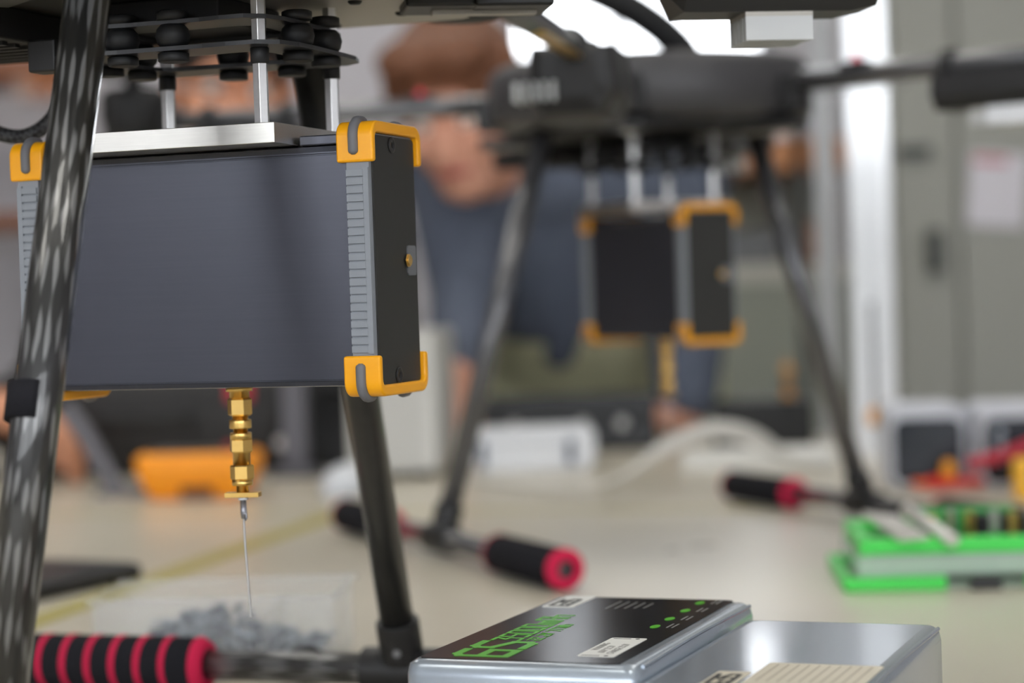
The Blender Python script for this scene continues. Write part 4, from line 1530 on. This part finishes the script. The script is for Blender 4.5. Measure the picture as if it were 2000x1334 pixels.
# --- person behind the foreground box, dressed in black
c2 = at(452, 172, 2.98)
Rm2 = Euler((R(12), R(4), R(12))).to_matrix()
man2 = thing('person', 'person in black standing behind the foreground instrument box, face half hidden', 'person', Vector((c2.x, 3.28, FLOOR)))
ells, P2 = head_shapes(c2, Rm2, 1.05)
nk = P2(0, .03, -.16)
s1, s2 = nk + Vector((-.19, .02, -.07)), nk + Vector((.19, .02, -.07))
ch2, pe2 = nk + Vector((0, .08, -.16)), Vector((nk.x, 3.28, .12))
e1, h1 = nk + Vector((-.24, -.10, -.32)), at(0, 800, 2.52)
e2, h2 = nk + Vector((.22, -.06, -.34)), nk + Vector((.10, -.28, -.36))
hA = hand_shapes(h1, Vector((.8, -.15, -.28)), Vector((.2, -.5, -1)), 1, .5)
hB = hand_shapes(h2, Vector((-.5, -.6, -.4)), Vector((0, -.3, -1)), -1, .5)
lg = [Vector((pe2.x + s * .09, 3.28, .06)) for s in (-1, 1)]
ft = [Vector((pe2.x + s * .12, 3.30, FLOOR + .06)) for s in (-1, 1)]
remesh('body', [(P2(0, .03, -.08), .05, nk, .055), (nk, .055, ch2, .10), (ch2, .12, pe2, .11), (ch2, .09, s1, .05), (ch2, .09, s2, .05), (s1, .05, e1, .038), (e1, .036, h1, .025), (s2, .05, e2, .038), (e2, .036, h2, .025)]
       + [(l_, .07, (l_ + f_) / 2, .052) for l_, f_ in zip(lg, ft)] + [((l_ + f_) / 2, .05, f_, .036) for l_, f_ in zip(lg, ft)] + hA + hB, ells, .006, SKIN2, man2, 3)
BJ = M('sweater_black', (38, 37, 38), .9, spec=.15, noise=.15, nscale=12, bump=.2, bscale=300)
remesh('sweater', [(ch2 + Vector((-.05, 0, 0)), .135, pe2 + Vector((-.04, 0, 0)), .125), (ch2 + Vector((.05, 0, 0)), .135, pe2 + Vector((.04, 0, 0)), .125), (ch2, .12, s1, .08), (ch2, .12, s2, .08), (s1, .078, e1, .06), (e1, .058, h1 + (e1 - h1).normalized() * .03, .043),
                   (s2, .078, e2, .06), (e2, .058, h2 + (e2 - h2).normalized() * .03, .043), (nk + Vector((-.03, .01, -.03)), .06, nk + Vector((.03, .01, -.03)), .06)], [], .010, BJ, man2, 3)
remesh('trousers', [(l_, .11, (l_ + f_) / 2, .08) for l_, f_ in zip(lg, ft)] + [((l_ + f_) / 2, .075, f_ + Vector((0, 0, .03)), .06) for l_, f_ in zip(lg, ft)] + [(lg[0], .11, lg[1], .11)], [], .011, M('trousers_dark', (48, 50, 58), .85, noise=.1), man2, 3)
for f in ft:
    bm = nb()
    loft(bm, [[Vector((f.x + a, f.y - .04 + b, FLOOR + z)) for a, b in rrect(wx, ly, .035)] for z, wx, ly in ((.0, .046, .13), (.03, .05, .135), (.07, .042, .10), (.1, .04, .06))])
    s_ = ob('shoe', bm, BLACK_M, man2)
    s_.matrix_parent_inverse = Matrix.Translation(man2.location).inverted()
hs = 1.05
remesh('hair', [], [(P2(0, .02, .048), (.088 * hs, .102 * hs, .085 * hs), Rm2), (P2(0, .06, 0), (.08 * hs, .07 * hs, .085 * hs), Rm2), (P2(.0, -.06, .095), (.07 * hs, .04 * hs, .03 * hs), Rm2)], .007, M('hair_dark', (44, 36, 32), .6, noise=.3, nscale=30, bump=.5, bscale=200), man2, 2)
face_parts(P2, Rm2, hs, man2)
